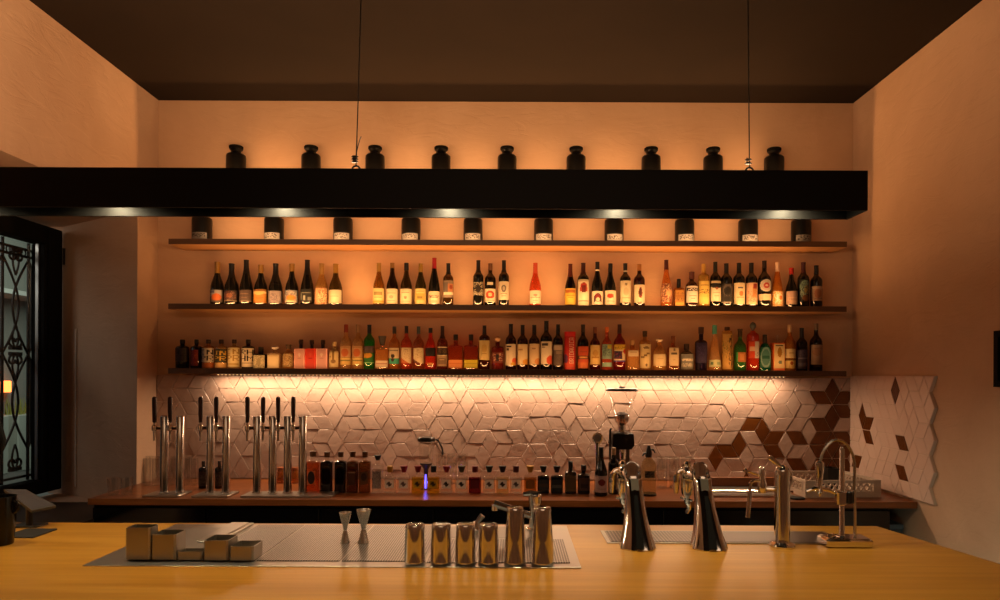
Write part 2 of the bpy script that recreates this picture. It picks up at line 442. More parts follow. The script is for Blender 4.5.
RB = [(-4 * RA, RZ - RH_), (-8 * RA, RZ - 3 * RH_), (-7.25 * RA, RZ - 3.5 * RH_), (-7.25 * RA, RZ - 4.5 * RH_), (-3.25 * RA, RZ - 4.5 * RH_), (-3.25 * RA, RZ - 6.5 * RH_), (-8.75 * RA, RZ - 6.5 * RH_)]
tl = rhomb_tiling(rpt, rin, range(-26, 8), range(-4, 13), RB, 9)
tm = tiles_mesh(tl, [(0, -(WALL - .012 - RD), False), (1, RZ, True), (1, RZ - 8 * RH_, False)], lambda u, z, h: (XR - .016 - h * .5, RD - u, z), 6, .25)
ot = tm.build('wall_right_tiles', [M_TILER, M_BROWN], None, True, 12)
tag(ot, 'tiled return panel with zigzag edge and few brown tiles', 'tiles', kind='structure')
zz = [(-(WALL - .011 - RD), RZ)] + [((0 if j % 2 == 0 else -RA / 2), RZ - RH_ * j) for j in range(9)] + [(-(WALL - .011 - RD), RZ - 8 * RH_)]
MB().loft([[(XR - .0005, RD - u, z) for u, z in zz], [(XR - .016, RD - u, z) for u, z in zz]]).build('grout', M_GROUT, ot, False)

# ------------------------------------------------------------------ wall shelves with LED strips
SD = 4.45
ST = [EYE + (VY - y) * SD / F for y in (370.0, 305.5, 240.7, 175.7)]
SX0, SX1 = -2.30, 2.222
STK = .033
shelf_names = ['lowest bottle shelf, lit underneath by a bright LED line', 'second shelf up, holding the row of wine bottles',
               'third shelf up, holding labelled black bottles under the hanging beam', 'topmost shelf, mostly hidden behind the hanging beam']
for k, z in enumerate(ST):
    o = MB().box(SX0, SX1, SD, WALL - (.0 if k else .0), z - STK, z, .002).build('wall_shelf', M_SHELF)
    tag(o, 'long oak ' + shelf_names[k], 'shelf', 'wall shelves')
    MB().box(SX0, SX1, SD - .006, SD - .0003, z - STK - .0005, z + .003, .001).build('front_edge', M_EDGE, o)

LED = (1., .60, .27)
def area(name, loc, size, direction, power, col=LED, spread=180):
    l = bpy.data.lights.new(name, 'AREA'); l.shape = 'RECTANGLE'; l.size, l.size_y = size
    l.energy = power; l.color = col; l.spread = math.radians(spread)
    o = bpy.data.objects.new(name, l); COL.objects.link(o)
    o.location = loc
    d = Vector(direction).normalized(); zx = -d; xx = Vector((1, 0, 0)); xx = (xx - zx * xx.dot(zx)).normalized(); yy = zx.cross(xx)
    o.rotation_euler = Matrix((xx, yy, zx)).transposed().to_euler()
    return o
LX0, LX1 = X(208, SD, 376), X(793, SD, 376)
CXL, LW = (LX0 + LX1) / 2, LX1 - LX0
M_LED = mat('led_diffuser', lin('#e8d8c0'), .5)
for k in (1, 2, 3, 0):
    z = ST[k]
    P_ = [7.5, 21, 13, 12][k]
    area('shelf_light', (CXL, SD + .018, z + .009), (LW, .008), (0, .2, 1), P_, (1., .46, .15) if k < 2 else (1., .50, .20), 180)
    t = thing('led_profile', (CXL, SD + .012, z), ['slim LED profile on the front edge of the lowest shelf', 'slim LED profile on the front edge of the wine shelf',
              'slim LED profile on the shelf under the beam', 'slim LED profile on the topmost shelf'][k], 'light', 'shelf LED profiles')
    MB().box(-LW / 2, LW / 2, -.006, .012, .0002, .004).build('channel', M_STEEL, t, False)
zb = ST[0] - STK
t = thing('shelf_led_strip', (CXL, SD + .125, zb), 'bright warm LED strip with glowing dots under the lowest shelf', 'light')
MB().box(-LW / 2, LW / 2, -.008, .008, -.006, -.0002).build('channel', M_WHITE, t, False)
nd = 150
dm = MB()
for k in range(nd):
    x = -LW / 2 + LW * (k + .5) / nd
    dm.box(x - .0028, x + .0028, -.005, .005, -.0082, -.0062)
dm.build('diode_dots', mat('led_dot', (1, .8, .5), .5, emit=(1., .6, .25), es=3.5), t, False)
area('splash_light', (CXL, SD + .125, zb - .013), (LW, .012), (0, 0, -1), 27, (1., .66, .39), 180)

# ------------------------------------------------------------------ back counter
CY0 = 3.91
CX0 = XL + .003
tag(MB().box(CX0, XR - .003, CY0, WALL - .02, ZCTR - .038, ZCTR, .003).build('worktop', M_CTR), 'long brown wooden worktop of the back counter under the tiles', 'worktop')
cab = thing('back_cabinet', (0, CY0, 0), 'long black cabinet under the brown back worktop', 'cabinet')
c0, c1 = XL + .006, XR - .14
MB().box(c0, c1, .06, .6, .08, ZCTR - .038).build('body', M_CAB, cab, False)
nd = 7; w = (c1 - c0) / nd
for k in range(nd):
    d = MB().box(c0 + k * w + .005, c0 + (k + 1) * w - .005, .035, .058, .12, ZCTR - .06, .003).build('door', mat('fridge_door', lin('#08090c'), .12, 0, .5), cab)
    MB().box(c0 + (k + 1) * w - .04, c0 + (k + 1) * w - .025, .015, .034, .45, .75, .003).build('handle', M_BLACK, d)
MB().box(c0, c1, .08, .58, 0, .08).build('plinth', M_MATTE, cab, False)

# ------------------------------------------------------------------ front bar
BY0, BY1 = 1.70, 2.766
bar = thing('bar_counter', (0, BY0, 0), 'wide golden oak bar counter across the foreground', 'bar')
poly = [(XL + .004, 0), (1.72, 0), (1.51, BY1 - BY0), (XL + .004, BY1 - BY0)]
MB().prism(poly, ZBAR - .05, ZBAR).build('bar_top', M_BAR, bar, False)
MB().prism([(XL + .004, .2), (1.5, .2), (1.42, BY1 - BY0 - .08), (XL + .004, BY1 - BY0 - .08)], 0, ZBAR - .05).build('bar_body', M_DARKW, bar, False)

# steel cocktail station let into the bar
st = thing('cocktail_station', (-.59, 2.45, ZBAR), 'stainless cocktail station with perforated drainboard let into the bar', 'sink')
sx0, sx1, sy0, sy1 = -.79, .812, -.31, .288
MB().box(sx0, sx1, sy0, sy1, .0004, .003, .001).build('deck', M_BRUSH, st)
for (a, b, c, d) in ((-.445, -.26, -.25, .27), (-.252, .02, -.25, .27), (.028, .30, -.25, .27)):
    MB().box(a, b, c, d, .0032, .0052).build('drain_plate', M_PERF, st, False)
MB().box(-.70, -.455, -.23, .22, .0032, .0045).build('well_floor', mat('well_steel', (.42, .4, .37), .4, 1.), st, False)
rb = MB(); rb.box(-.56, -.49, -.02, .285, .0046, .012, .002); rb.box(-.487, -.470, -.1, .285, .0046, .010, .001)
rb.build('lid_rail', M_BRUSH, st)
MB().box(.31, .78, -.262, .05, .0032, .0052).build('drain_plate', M_PERF, st, False)
MB().box(.33, .74, .07, .26, .0032, .0042).build('sink_bowl', mat('sink_dark', (.25, .24, .22), .35, 1.), st, False)

pans = [(124.5, 150, 528, 2.192, 'tallest square steel pan at the left end of the row', .058), (150.4, 175.6, 534.7, 2.192, 'second tallest square steel pan in the row', .075),
        (176.3, 202, 552, 2.192, 'very shallow square steel pan between taller ones', .05), (202.7, 228, 540.7, 2.188, 'medium square steel pan right of the shallow one', .085),
        (229, 253.6, 546.7, 2.186, 'low square steel pan at the right end of the row', .085)]
for a, b, top, D, lab, dep in pans:
    xa, xb = X(a, D, 545), X(b, D, 545); h = Z((a + b) / 2, top, D) - ZBAR - .0055
    t = thing('steel_pan', ((xa + xb) / 2, D, ZBAR + .0055), lab, 'container', 'square steel garnish pans')
    w = (xb - xa) / 2 - .001
    def rr_(i, y0, y1, z): 
        b_ = .006; return [(-w + i + b_, y0 + i, z), (w - i - b_, y0 + i, z), (w - i, y0 + i + b_, z), (w - i, y1 - i - b_, z), (w - i - b_, y1 - i, z), (-w + i + b_, y1 - i, z), (-w + i, y1 - i - b_, z), (-w + i, y0 + i + b_, z)]
    MB().loft([rr_(.003, 0, dep, 0), rr_(0, 0, dep, .003), rr_(0, 0, dep, h), rr_(.0022, 0, dep, h), rr_(.003, 0, dep, .006)], cap=(True, True)).build('body', M_PAN, t, False)

# shaker tins, upside down
tins = [(415, 523.6, 21.5, 2.185, 'short polished shaker tin at the left end of the row'), (441, 523.6, 21.5, 2.185, 'second short polished shaker tin from the left'),
        (465.5, 523.4, 21.5, 2.185, 'third short polished shaker tin from the left'), (488.5, 523.6, 21, 2.185, 'short polished shaker tin beside the tall ones'),
        (515, 507, 22.6, 2.185, 'tall polished shaker tin beside the short ones'), (542.5, 507, 23, 2.185, 'tall polished shaker tin at the right end of the row')]
for px, top, w, D, lab in tins:
    x = X(px, D, 550); R = w / 2 * D / F; z0 = ZBAR + .0055
    h = Z(px, top, D) - z0; tall = h > .16
    t = thing('shaker_tin', (x, D, z0), lab, 'shaker', 'upturned shaker tins')
    pr = [(0, R * .97), (.002, R), (.006, R), (.009, R * .975)]
    if tall: pr += [(h * .4, R * .93), (h * .75, R * .82), (h * .93, R * .745), (h * .985, R * .72), (h, R * .66)]
    else: pr += [(h * .5, R * .96), (h * .88, R * .90), (h * .97, R * .87), (h, R * .80)]
    MB().lathe(pr, 32, cap=(True, False)).build('body', M_CHROME, t)
    rt = pr[-1][1]
    MB().lathe([(h - .0005, rt), (h, rt * .93), (h - .002, rt * .88), (h - .002, .001)], 32, cap=(False, True)).build('base_disc', M_CHROME, t)

for px, top, w, lab in ((345.2, 512.4, 12, 'shorter steel jigger on the perforated drainboard'), (363.6, 509.6, 14.4, 'taller steel jigger on the perforated drainboard')):
    D = 2.43; x = X(px, D, 530); z0 = ZBAR + .0055; h = Z(px, top, D) - z0; R = w / 2 * D / F
    t = thing('jigger', (x, D, z0), lab, 'jigger', 'double ended jiggers')
    MB().lathe([(0, R * .8), (.002, R * .8), (h * .38, R * .32), (h * .42, R * .27), (h * .46, R * .32), (h * .97, R), (h, R), (h, R * .93), (h * .5, R * .26)], 24).build('cups', M_STEEL, t)

# mixer tap at the back of the station
t = thing('mixer_tap', (X(535, 2.66, 520), 2.66, ZBAR + .0044), 'chrome mixer tap behind the tall shaker tins', 'tap')
zt = Z(535, 496, 2.66) - ZBAR - .0035
MB().lathe([(0, .034), (.006, .034), (.01, .025), (zt - .03, .0235), (zt - .028, .026), (zt, .026), (zt + .003, .02)], 20).build('body', M_CHROME, t)
MB().tube([(-.02, -.005, zt * .42), (-.08, -.012, zt * .58), (-.165, -.02, zt * .80)], [.014, .014, .016], 10).build('spout', M_CHROME, t)
MB().lathe([(0, .014), (.022, .013)], 12, (-.160, -.02, zt * .80 - .028)).build('aerator', M_CHROME, t)
MB().tube([(.01, 0, zt + .002), (-.018, 0, zt + .010), (-.048, 0, zt + .006)], [.016, .012, .008], 8).build('lever', M_CHROME, t)
t = thing('rinser_tap', (X(476, 2.66, 520), 2.66, ZBAR + .0044), 'small angled chrome tap behind the short shaker tins', 'tap')
MB().lathe([(0, .02), (.006, .018), (.03, .012)], 14).build('body', M_CHROME, t)
MB().tube([(0, 0, .02), (.008, 0, .032), (.026, 0, .055)], [.010, .010, .012], 10).build('spout', M_CHROME, t)

# long drip tray
t = thing('drip_tray', (.78, 2.555, ZBAR), 'long perforated drip tray let into the bar below the beer towers', 'tray')
MB().box(-.43, .46, -.095, .098, .0004, .0035, .001).build('tray_frame', M_BRUSH, t)
MB().box(-.415, .445, -.083, .086, .0037, .005).build('grille_plate', M_PERFD, t, False)

# flared beer towers
def ell(cx, cy, z, rx, ry, n=24, p=2.6):
    out = []
    for i in range(n):
        a = 2 * PI * i / n; c, s = math.cos(a), math.sin(a)
        k = (abs(c) ** p + abs(s) ** p) ** (-1 / p); out.append((cx + rx * k * c, cy + ry * k * s, z))
    return out
def beer_tower(px, py, D, lab, flip=0.):
    t = thing('beer_tower', (X(px, D, py), D, ZBAR), lab, 'beer tap', 'flared chrome beer towers')
    def ring(cx, z, rx, ry, fl, n=48):
        out = []
        for i in range(n):
            a = 2 * PI * i / n; c, q = math.cos(a), math.sin(a); k = (abs(c) ** 2.8 + abs(q) ** 2.8) ** (-1 / 2.8)
            k *= 1 + fl * math.cos(7 * a + .6); out.append((cx + rx * k * c, ry * k * q, z))
        return out
    R0, T0, zn, yb = .030, .030, .236, .095
    rings = []
    for cy, z, rx, ry, fl in ((0, 0, .061, .052, .055), (0, .004, .0625, .053, .06), (.004, .02, .058, .049, .06), (.014, .05, .0495, .043, .055), (.030, .09, .042, .038, .045),
                              (.048, .13, .0365, .035, .03), (.066, .17, .0335, .033, .012), (.083, .21, .032, .031, .0), (yb, zn, .0315, .030, 0)):
        rings.append([(x, y + cy, zz) for x, y, zz in ring(0, z, rx, ry, fl)])
    for a in (18, 36, 54, 72, 90, 108, 124):
        r = math.radians(a); cy = yb + R0 - R0 * math.cos(r); cz = zn + R0 * math.sin(r); sh = 1 - .12 * a / 124
        rings.append([(x, cy + y * math.cos(r), cz + y * math.sin(r)) for (x, y, z) in ring(0, 0, .0315 * sh, T0 * sh, 0)])
    MB().loft(rings).build('body', M_CHROME, t)
    pl = MB(); rows = []
    for cy, z, ry, w in ((.0, .010, .052, .0145), (.014, .05, .044, .0115), (.030, .09, .0385, .0095), (.048, .13, .0350, .008), (.064, .165, .0325, .0075), (.072, .182, .0315, .006)):
        y = cy - ry - .0045; rows.append([(-w, y, z), (w, y, z), (w, y + .012, z), (-w, y + .012, z)])
    pl.loft(rows); pl.build('front_inlay', mat('smoked_inlay', (.01, .01, .01), .05, 0, .6), t)
    md = MB(); md.loft([[(-.014, .0465, .198), (.014, .0465, .198), (.014, .056, .198), (-.014, .056, .198)], [(-.014, .0625, .238), (.014, .0625, .238), (.014, .07, .238), (-.014, .07, .238)]]); md.build('badge', mat('badge_plate', lin('#6a665c'), .3, .6), t)
    hd = MB(); yh, xh = .262, -.012
    hd.loft([ell(xh, yh, .135, .012, .014, 16), ell(xh, yh, .150, .020, .022, 16), ell(xh, yh, .185, .024, .027, 16), ell(xh, yh, .215, .021, .026, 16), ell(xh, yh, .240, .022, .024, 16), ell(xh, yh, .255, .012, .014, 16)])
    hd.tube([(0, .145, .234), (-.004, .19, .232), (xh, yh - .01, .222)], [.026, .024, .021], 14); hd.lathe([(.252, .007), (.258, .013), (.268, .016), (.278, .011), (.282, .003)], 14, (xh, yh, 0))
    hd.build('tap_head', M_CHROME, t)
    hb = MB(); hb.tube([(xh - .008, yh + .004, .246), (xh - .028, yh + .006, .24), (xh - .040, yh + .006, .222), (xh - .040, yh + .006, .19), (xh - .042, yh + .006, .150)], [.008, .010, .012, .012, .008], 10)
    hb.build('lever', M_CHROME, t)
    sp = MB(); sp.tube([(xh, yh, .14), (xh + .002, yh + .006, .118), (xh + .012, yh + .016, .104), (xh + .014, yh + .022, .085), (xh + .006, yh + .028, .068)], [.013, .012, .011, .009, .008], 8); sp.tube([(xh - .026, yh, .135), (xh + .02, yh - .006, .122)], .005, 6)
    sp.build('spout', M_CHROME, t)
    return t
beer_tower(637.5, 548, 2.40, 'flared chrome beer tower nearest the tall shaker tins')
beer_tower(709, 548, 2.40, 'flared chrome beer tower beside the slim water tap')

# slim water tap
D = 2.43
t = thing('water_tap', (X(782, D, 545), D, ZBAR), 'slim chrome water tap column on a round foot with side spout', 'tap')
MB().lathe([(0, .045), (.006, .046), (.012, .043), (.018, .030), (.03, .028), (.26, .0265), (.275, .0275), (.288, .022), (.296, .012), (.299, .002)], 28).build('column', M_CHROME, t)
MB().loft([ell(-.012, -.01, .292, .006, .008, 12), ell(-.030, -.012, .305, .013, .008, 12), ell(-.046, -.014, .322, .014, .006, 12), ell(-.050, -.014, .332, .006, .004, 12)]).build('paddle', M_CHROME, t)
MB().tube([(.024, 0, .21), (.034, 0, .245), (.024, 0, .275), (.008, 0, .29)], .006, 8).build('bent_tube', M_CHROME, t)
hd = MB(); hd.tube([(-.02, .02, .205), (-.062, .03, .205)], .009, 10)
hd.lathe([(.19, .013), (.2, .017), (.225, .016), (.24, .011), (.275, .013), (.285, .009)], 14, (-.062, .03, 0)); hd.build('side_valve', M_CHROME, t)
MB().tube([(-.062, .03, .232), (-.09, .03, .235), (-.105, .028, .226), (-.108, .026, .2), (-.118, .02, .10)], [.006, .006, .007, .007, .009], 10).build('spout', M_CHROME, t)
lv = MB(); lv.tube([(-.065, .03, .25), (-.10, .02, .262), (-.126, .015, .272)], .004, 8); lv.lathe([(-.008, .003), (-.004, .009), (.004, .009), (.008, .003)], 10, (-.128, .015, .274)); lv.build('valve_lever', M_CHROME, t)

# pre-rinse spray on a rinser block
D = 2.45
t = thing('spray_tap', (X(845, D, 545), D, ZBAR), 'chrome rinser block with arched hose and spray head', 'tap')
b_ = MB(); b_.box(-.085, .083, -.045, .045, .0005, .028, .006); b_.box(-.078, .076, -.038, .038, .028, .033, .004); b_.build('base_block', M_CHROME, t)
st_ = MB()
for k in range(8): 
    a = k * PI / 4; st_.tube([(-.035, 0, .034), (-.035 + .03 * math.cos(a), .03 * math.sin(a), .037)], .003, 6)
st_.build('rinser_star', M_CHROME, t)
zt = Z(841, 447, D) - ZBAR
MB().lathe([(.03, .014), (.04, .009), (zt - .01, .0085), (zt, .006)], 16, (-.012, 0, 0)).build('post', M_CHROME, t)
xe = X(855, D, 500) - t.location.x; xs = X(819.5, D, 470) - t.location.x; za = Z(833, 440, D) - ZBAR
pts = [(xe, 0, .03), (xe, 0, .12), (xe - .004, 0, .22)]
cxm = (xe + xs) / 2; rw = (xe - xs) / 2
zr = za - .11
pts += [(cxm + rw * math.cos(a * PI / 12) * (1 if a else .97), 0, zr + .11 * math.sin(a * PI / 12)) for a in range(0, 13)]
pts += [(xs, 0, zr - .005)]
MB().tube(pts, .0055, 8).build('hose', mat('hose_steel', (.5, .47, .43), .25, 1.), t)
zs = Z(819.5, 461, D) - ZBAR; ze = Z(819.5, 488, D) - ZBAR
hd = MB(); hd.lathe([(ze - .03, .004), (ze - .022, .007), (ze - .012, .016), (ze, .013), (ze + .01, .010), ((zs + ze) / 2, .013), (zs - .02, .016), (zs - .005, .015), (zs, .009)], 18, (xs, 0, 0))
hd.tube([(xs - .05, -.004, ze - .012), (xs - .02, -.006, ze), (xs + .03, -.006, ze - .006), (xs + .06, 0, ze - .02)], [.006, .007, .007, .005], 8); hd.build('spray_head', M_CHROME, t)
zc = Z(843, 498, D) - ZBAR
MB().box(-.034, .002, -.014, .014, zc - .025, zc + .025, .005).build('clamp', M_CHROME, t)
MB().box(.003, .026, -.012, .012, zc - .02, zc + .024, .006).build('hose_clip', M_PLAST, t)

# things at the left end of the bar
D = 2.41
t = thing('jug', (X(1, D, 520), D, ZBAR), 'black ceramic jug at the left end of the bar', 'jug')
R = 12.5 * D / F; h = Z(3, 496, D) - ZBAR
MB().lathe([(0, R * .8), (.004, R * .86), (h * .5, R), (h * .9, R * 1.02), (h, R * 1.05), (h, R * .98), (h * .9, R * .95), (.02, R * .8)], 28).build('body', mat('black_glaze', lin('#060403'), .2, 0, .35), t)
MB().tube(arc((R * .9, -.0, h * .78), .022, -PI * .45, PI * .45, 8), .005, 8).build('handle', mat('black_glaze'), t)
t = thing('dried_stem', (X(-1, D, 520), D + .0, ZBAR + .02), 'dark dried stem standing in the black jug', 'plant')
g = MB(); g.tube([(0, 0, 0), (-.002, 0, .2), (.004, 0, .30)], .003, 6)
g.loft([ell(.001, 0, .30, .002, .002, 10), ell(0, 0, .325, .016, .010, 10), ell(.002, 0, .36, .020, .012, 10), ell(0, 0, .40, .012, .008, 10), ell(-.002, 0, .43, .002, .002, 10)]); g.build('seed_head', M_MATTE, t)
D = 2.60
tag(MB().box(X(14, 2.57, 536), X(46, 2.57, 536), 2.50, 2.635, ZBAR + .0003, ZBAR + .006, .002).build('bar_mat', M_RUBBER), 'small black rubber mat behind the black jug', 'mat')
t = thing('tablet_stand', (X(30, 2.715, 505), 2.715, ZBAR), 'pale till tablet tilted on its stand at the left bar edge', 'tablet')
p = [P(4, 489, 2.70) , P(26, 489.5, 2.74), P(56, 505.5, 2.70), P(32, 510.5, 2.64)]
lo = t.location
q = [v - lo for v in p]
nrm = (q[1] - q[0]).cross(q[3] - q[0]).normalized()
if nrm.z < 0: nrm = -nrm
MB().loft([[v for v in q], [v - nrm * .012 for v in q]]).build('tablet', mat('tablet_shell', lin('#3c3936'), .4), t, False)
c_ = sum(q, Vector()) / 4
MB().loft([[v * .94 + c_ * .06 + nrm * .0012 for v in q], [v * .94 + c_ * .06 + nrm * .0004 for v in q]]).build('screen', mat('tablet_screen', lin('#3a383c'), .2), t, False)
f_ = MB(); f_.tube([(c_.x, c_.y, .004), (c_.x, c_.y, c_.z - .012)], .012, 10); f_.box(c_.x - .06, c_.x + .05, c_.y - .03, c_.y + .04, .0005, .007, .002); f_.build('foot', M_PLAST, t)
cb = MB(); cb.tube([P(16, 527, 2.66) * 1.0 + Vector((0, 0, .0)), ] + [Vector((X(px, 2.70, 522), y, ZBAR + .004)) for px, y in ((22, 2.69), (30, 2.70), (38, 2.66))], .003, 6)
cb.v = [(x, y, max(z, ZBAR + .001)) for x, y, z in cb.v]
tag(cb.build('cable', M_RUBBER), 'thin black cable curling by the tablet', 'cable')
tag(MB().tube([(-3.160, 4.822, .84), (-3.160, 4.822, 1.25), (-3.163, 4.822, 1.98)], .006, 6).build('pale_rod', M_WHITE), 'thin pale vertical rod on the window niche wall', 'conduit')  # thin pale upright rod along the niche jamb

# black framed panel on the right wall
t = thing('wall_frame', (XR, 3.1, 1.74), 'black framed panel on the right wall at the picture edge', 'frame')
f_ = MB(); y0_, y1_ = -.45, 3.262 - 3.1
za, zb_ = Z(998, 387, 3.26) - 1.74, Z(998, 331, 3.26) - 1.74
f_.box(-.03, -.0005, y0_, y1_, za, za + .03); f_.box(-.03, -.0005, y0_, y1_, zb_ - .03, zb_); f_.box(-.03, -.0005, y0_, y0_ + .03, za + .03, zb_ - .03); f_.box(-.03, -.0005, y1_ - .03, y1_, za + .03, zb_ - .03)
f_.build('frame', M_MATTE, t, False)
MB().box(-.015, -.001, y0_ + .03, y1_ - .03, za + .03, zb_ - .03).build('panel', M_CAB, t, False)

# ------------------------------------------------------------------ hanging beam
BD = 2.30; bd2 = .14
bz0, bz1 = EYE + 166.2 * BD / F, EYE + 206.0 * BD / F
bx0, bx1 = -2.28, X(868, BD, 190)
be = thing('hanging_beam', (0, BD, bz0), 'long black steel beam hanging on cables over the bar', 'beam light')
th = .008; H = bz1 - bz0
MB().box(bx0, bx1, 0, th, 0, H, .001).build('front_plate', M_BEAM, be)
MB().box(bx0, bx1, bd2 - th, bd2, 0, H, .001).build('back_plate', M_BEAM, be)
MB().box(bx0, bx1, th, bd2 - th, H - th, H).build('top_plate', M_BEAM, be, False)
for x in (bx0, bx1 - th): MB().box(x, x + th, th, bd2 - th, 0, H - th).build('end_plate', M_BEAM, be, False)
spx = [X(p_, BD + .1, 212) for p_ in (104, 275, 447, 620, 793)]
for x in [spx[0] - .59] + spx:
    if x < bx0 + .05: continue
    d = MB().lathe([(H - .055, .026), (H - .05, .028), (H - th - .001, .028)], 18, (x, .052, 0)).build('downlight', M_BLACK, be)
    MB().lathe([(H - .058, .001), (H - .0565, .021), (H - .0555, .0225)], 18, (x, .052, 0)).build('lens', mat('lamp_lens', (1, .9, .7), .4, emit=(1, .8, .5), es=6), d)
    l = bpy.data.lights.new('downlight_lamp', 'SPOT'); l.energy = 32; l.color = (1, .81, .49); l.spot_size = math.radians(165); l.spot_blend = 1.; l.shadow_soft_size = .022
    o = bpy.data.objects.new('downlight_lamp', l); COL.objects.link(o); o.location = (x, BD + .052, bz0 + H - .062)
MB().box(bx0 + .1, bx1 - .1, .08, .12, H + .0002, H + .008).build('uplight_strip', M_WHITE, be, False)
area('beam_uplight', ((bx0 + bx1) / 2, BD + .10, bz1 + .012), (bx1 - bx0 - .2, .03), (0, .3, 1), 54, (1., .58, .30), 180)
for k, (px, p1, lab) in enumerate(((356, 361, 'thin steel cable with loose tail holding the beam left of centre'), (749.5, 748, 'thin steel cable with clamps holding the beam near its right end'))):
    D = BD + .07
    x = X(px, D, 165)
    t = thing('suspension_cable', (x, D, bz1), lab, 'cable', 'beam suspension cables')
    xt = X(p1, D, 0) - x; zt = Z(p1, 0, D) - bz1; s = (CEIL - bz1) / zt
    MB().tube([(0, 0, .03), (xt * .5, 0, zt * .5), (xt * s, 0, CEIL - bz1)], .0022, 6).build('wire', M_BLACK, t)
    MB().tube(arc((0, 0, .0165), .014, 0, 2 * PI, 14, (1, 0, 0), (0, 0, 1)), .0035, 6).build('eye_bolt', M_BLACK, t)
    c_ = MB()
    for zc in ((.045, .058) if k else (.045, .054, .063)):
        c_.box(-.013, .004, -.006, .006, zc - .0035, zc + .0035, .0015); c_.tube([(-.016, 0, zc), (.008, 0, zc)], .0022, 6)
    c_.build('clamp', M_BLACK, t)
    tl_ = MB()
    if k == 0: tl_.tube([(0, 0, .07), (.004, 0, .09), (.012, 0, .12), (.018, 0, .135)], .0018, 6)
    else: tl_.tube([(-.008, 0, .04), (-.009, 0, .065)], .0018, 6)
    tl_.build('wire_tail', M_BLACK, t)

# ------------------------------------------------------------------ printed labels
FONT = {'I': '01110 00100 00100 00100 00100 00100 01110', 'N': '10001 11001 11001 10101 10011 10011 10001', 'P': '11110 10001 10001 11110 10000 10000 10000',
        'R': '11110 10001 10001 11110 10100 10010 10001', 'J': '00111 00010 00010 00010 00010 10010 01100', 'H': '10001 10001 10001 11111 10001 10001 10001',
        'M': '10001 11011 10101 10101 10001 10001 10001', 'T': '11111 00100 00100 00100 00100 00100 00100', 'B': '11110 10001 10001 11110 10001 10001 11110',
        'D': '11110 10001 10001 10001 10001 10001 11110', 'A': '01110 10001 10001 11111 10001 10001 10001', 'V': '10001 10001 10001 10001 01010 01010 00100',
        'C': '01111 10000 10000 10000 10000 10000 01111', '1': '00100 01100 00100 00100 00100 00100 01110'}
FONT = {k: v.split() for k, v in FONT.items()}
def paint(bg, ops, u, v, rr):
    """colour of a label at (u, v): later marks lie over earlier ones"""
    c = bg
    for o in ops:
        k = o[0]
        if k == 'r':
            if o[1] <= u <= o[3] and o[2] <= v <= o[4]: c = o[5]
        elif k == 'c':
            if ((u - o[1]) / o[3]) ** 2 + ((v - o[2]) / o[4]) ** 2 <= 1: c = o[5]
        elif k == 'd':                                          # diagonal edge: everything below a slanted line
            if v < o[1] + (o[2] - o[1]) * u: c = o[3]
        elif k == 's':                                          # sprinkled marks inside a box
            if o[1] <= u <= o[3] and o[2] <= v <= o[4] and rr.random() < o[6]: c = o[5]
        elif k == 'T' or k == 'W':
            txt, u0, v0, u1, v1, col = o[1:7]
            if u0 <= u <= u1 and v0 <= v <= v1:
                a, b = (u - u0) / (u1 - u0), (v - v0) / (v1 - v0)
                if k == 'W': a, b = b, 1 - a
                a *= len(txt); ch = FONT[txt[min(int(a), len(txt) - 1)]]; fx = (a % 1) * 6 - .5
                if 0 <= fx < 5 and ch[min(6, int((1 - b) * 7))][int(fx)] == '1': c = col
    return c
def label_patch(rad, h, v0, v1, bg, ops, parent, half=72, nu=22, nv=26, name='label', seed=1, off=.0007):
    """curved paper wrapped on the front of a bottle; rad(z, angle) gives the glass surface"""
    rr = random.Random(seed)
    A = math.radians(half); vs, fs, cols = [], [], []
    for j in range(nv + 1):
        z = h * (v0 + (v1 - v0) * j / nv)
        for i in range(nu + 1):
            a = -PI / 2 - A + 2 * A * i / nu
            x, y = rad(z, a); l = math.hypot(x, y); k = (l + off) / l; vs.append((x * k, y * k, z))
    for j in range(nv):
        for i in range(nu):
            a = j * (nu + 1) + i; fs.append((a, a + 1, a + nu + 2, a + nu + 1))
            cols.append(lin(paint(bg, ops, (i + .5) / nu, (j + .5) / nv, rr), .54 if parent.location.z > 1.2 else .95))  # shelf prints toned down near the strips, counter prints lifted against dim light
    me = bpy.data.meshes.new(name); me.from_pydata(vs, [], fs); me.materials.append(M_PRINT)
    ca = me.attributes.new('print', 'FLOAT_COLOR', 'FACE')
    ca.data.foreach_set('color', [q for c in cols for q in (*c, 1.)])
    me.polygons.foreach_set('use_smooth', [True] * len(fs)); me.update()
    o = bpy.data.objects.new(name, me); COL.objects.link(o); o.parent = parent
    return o

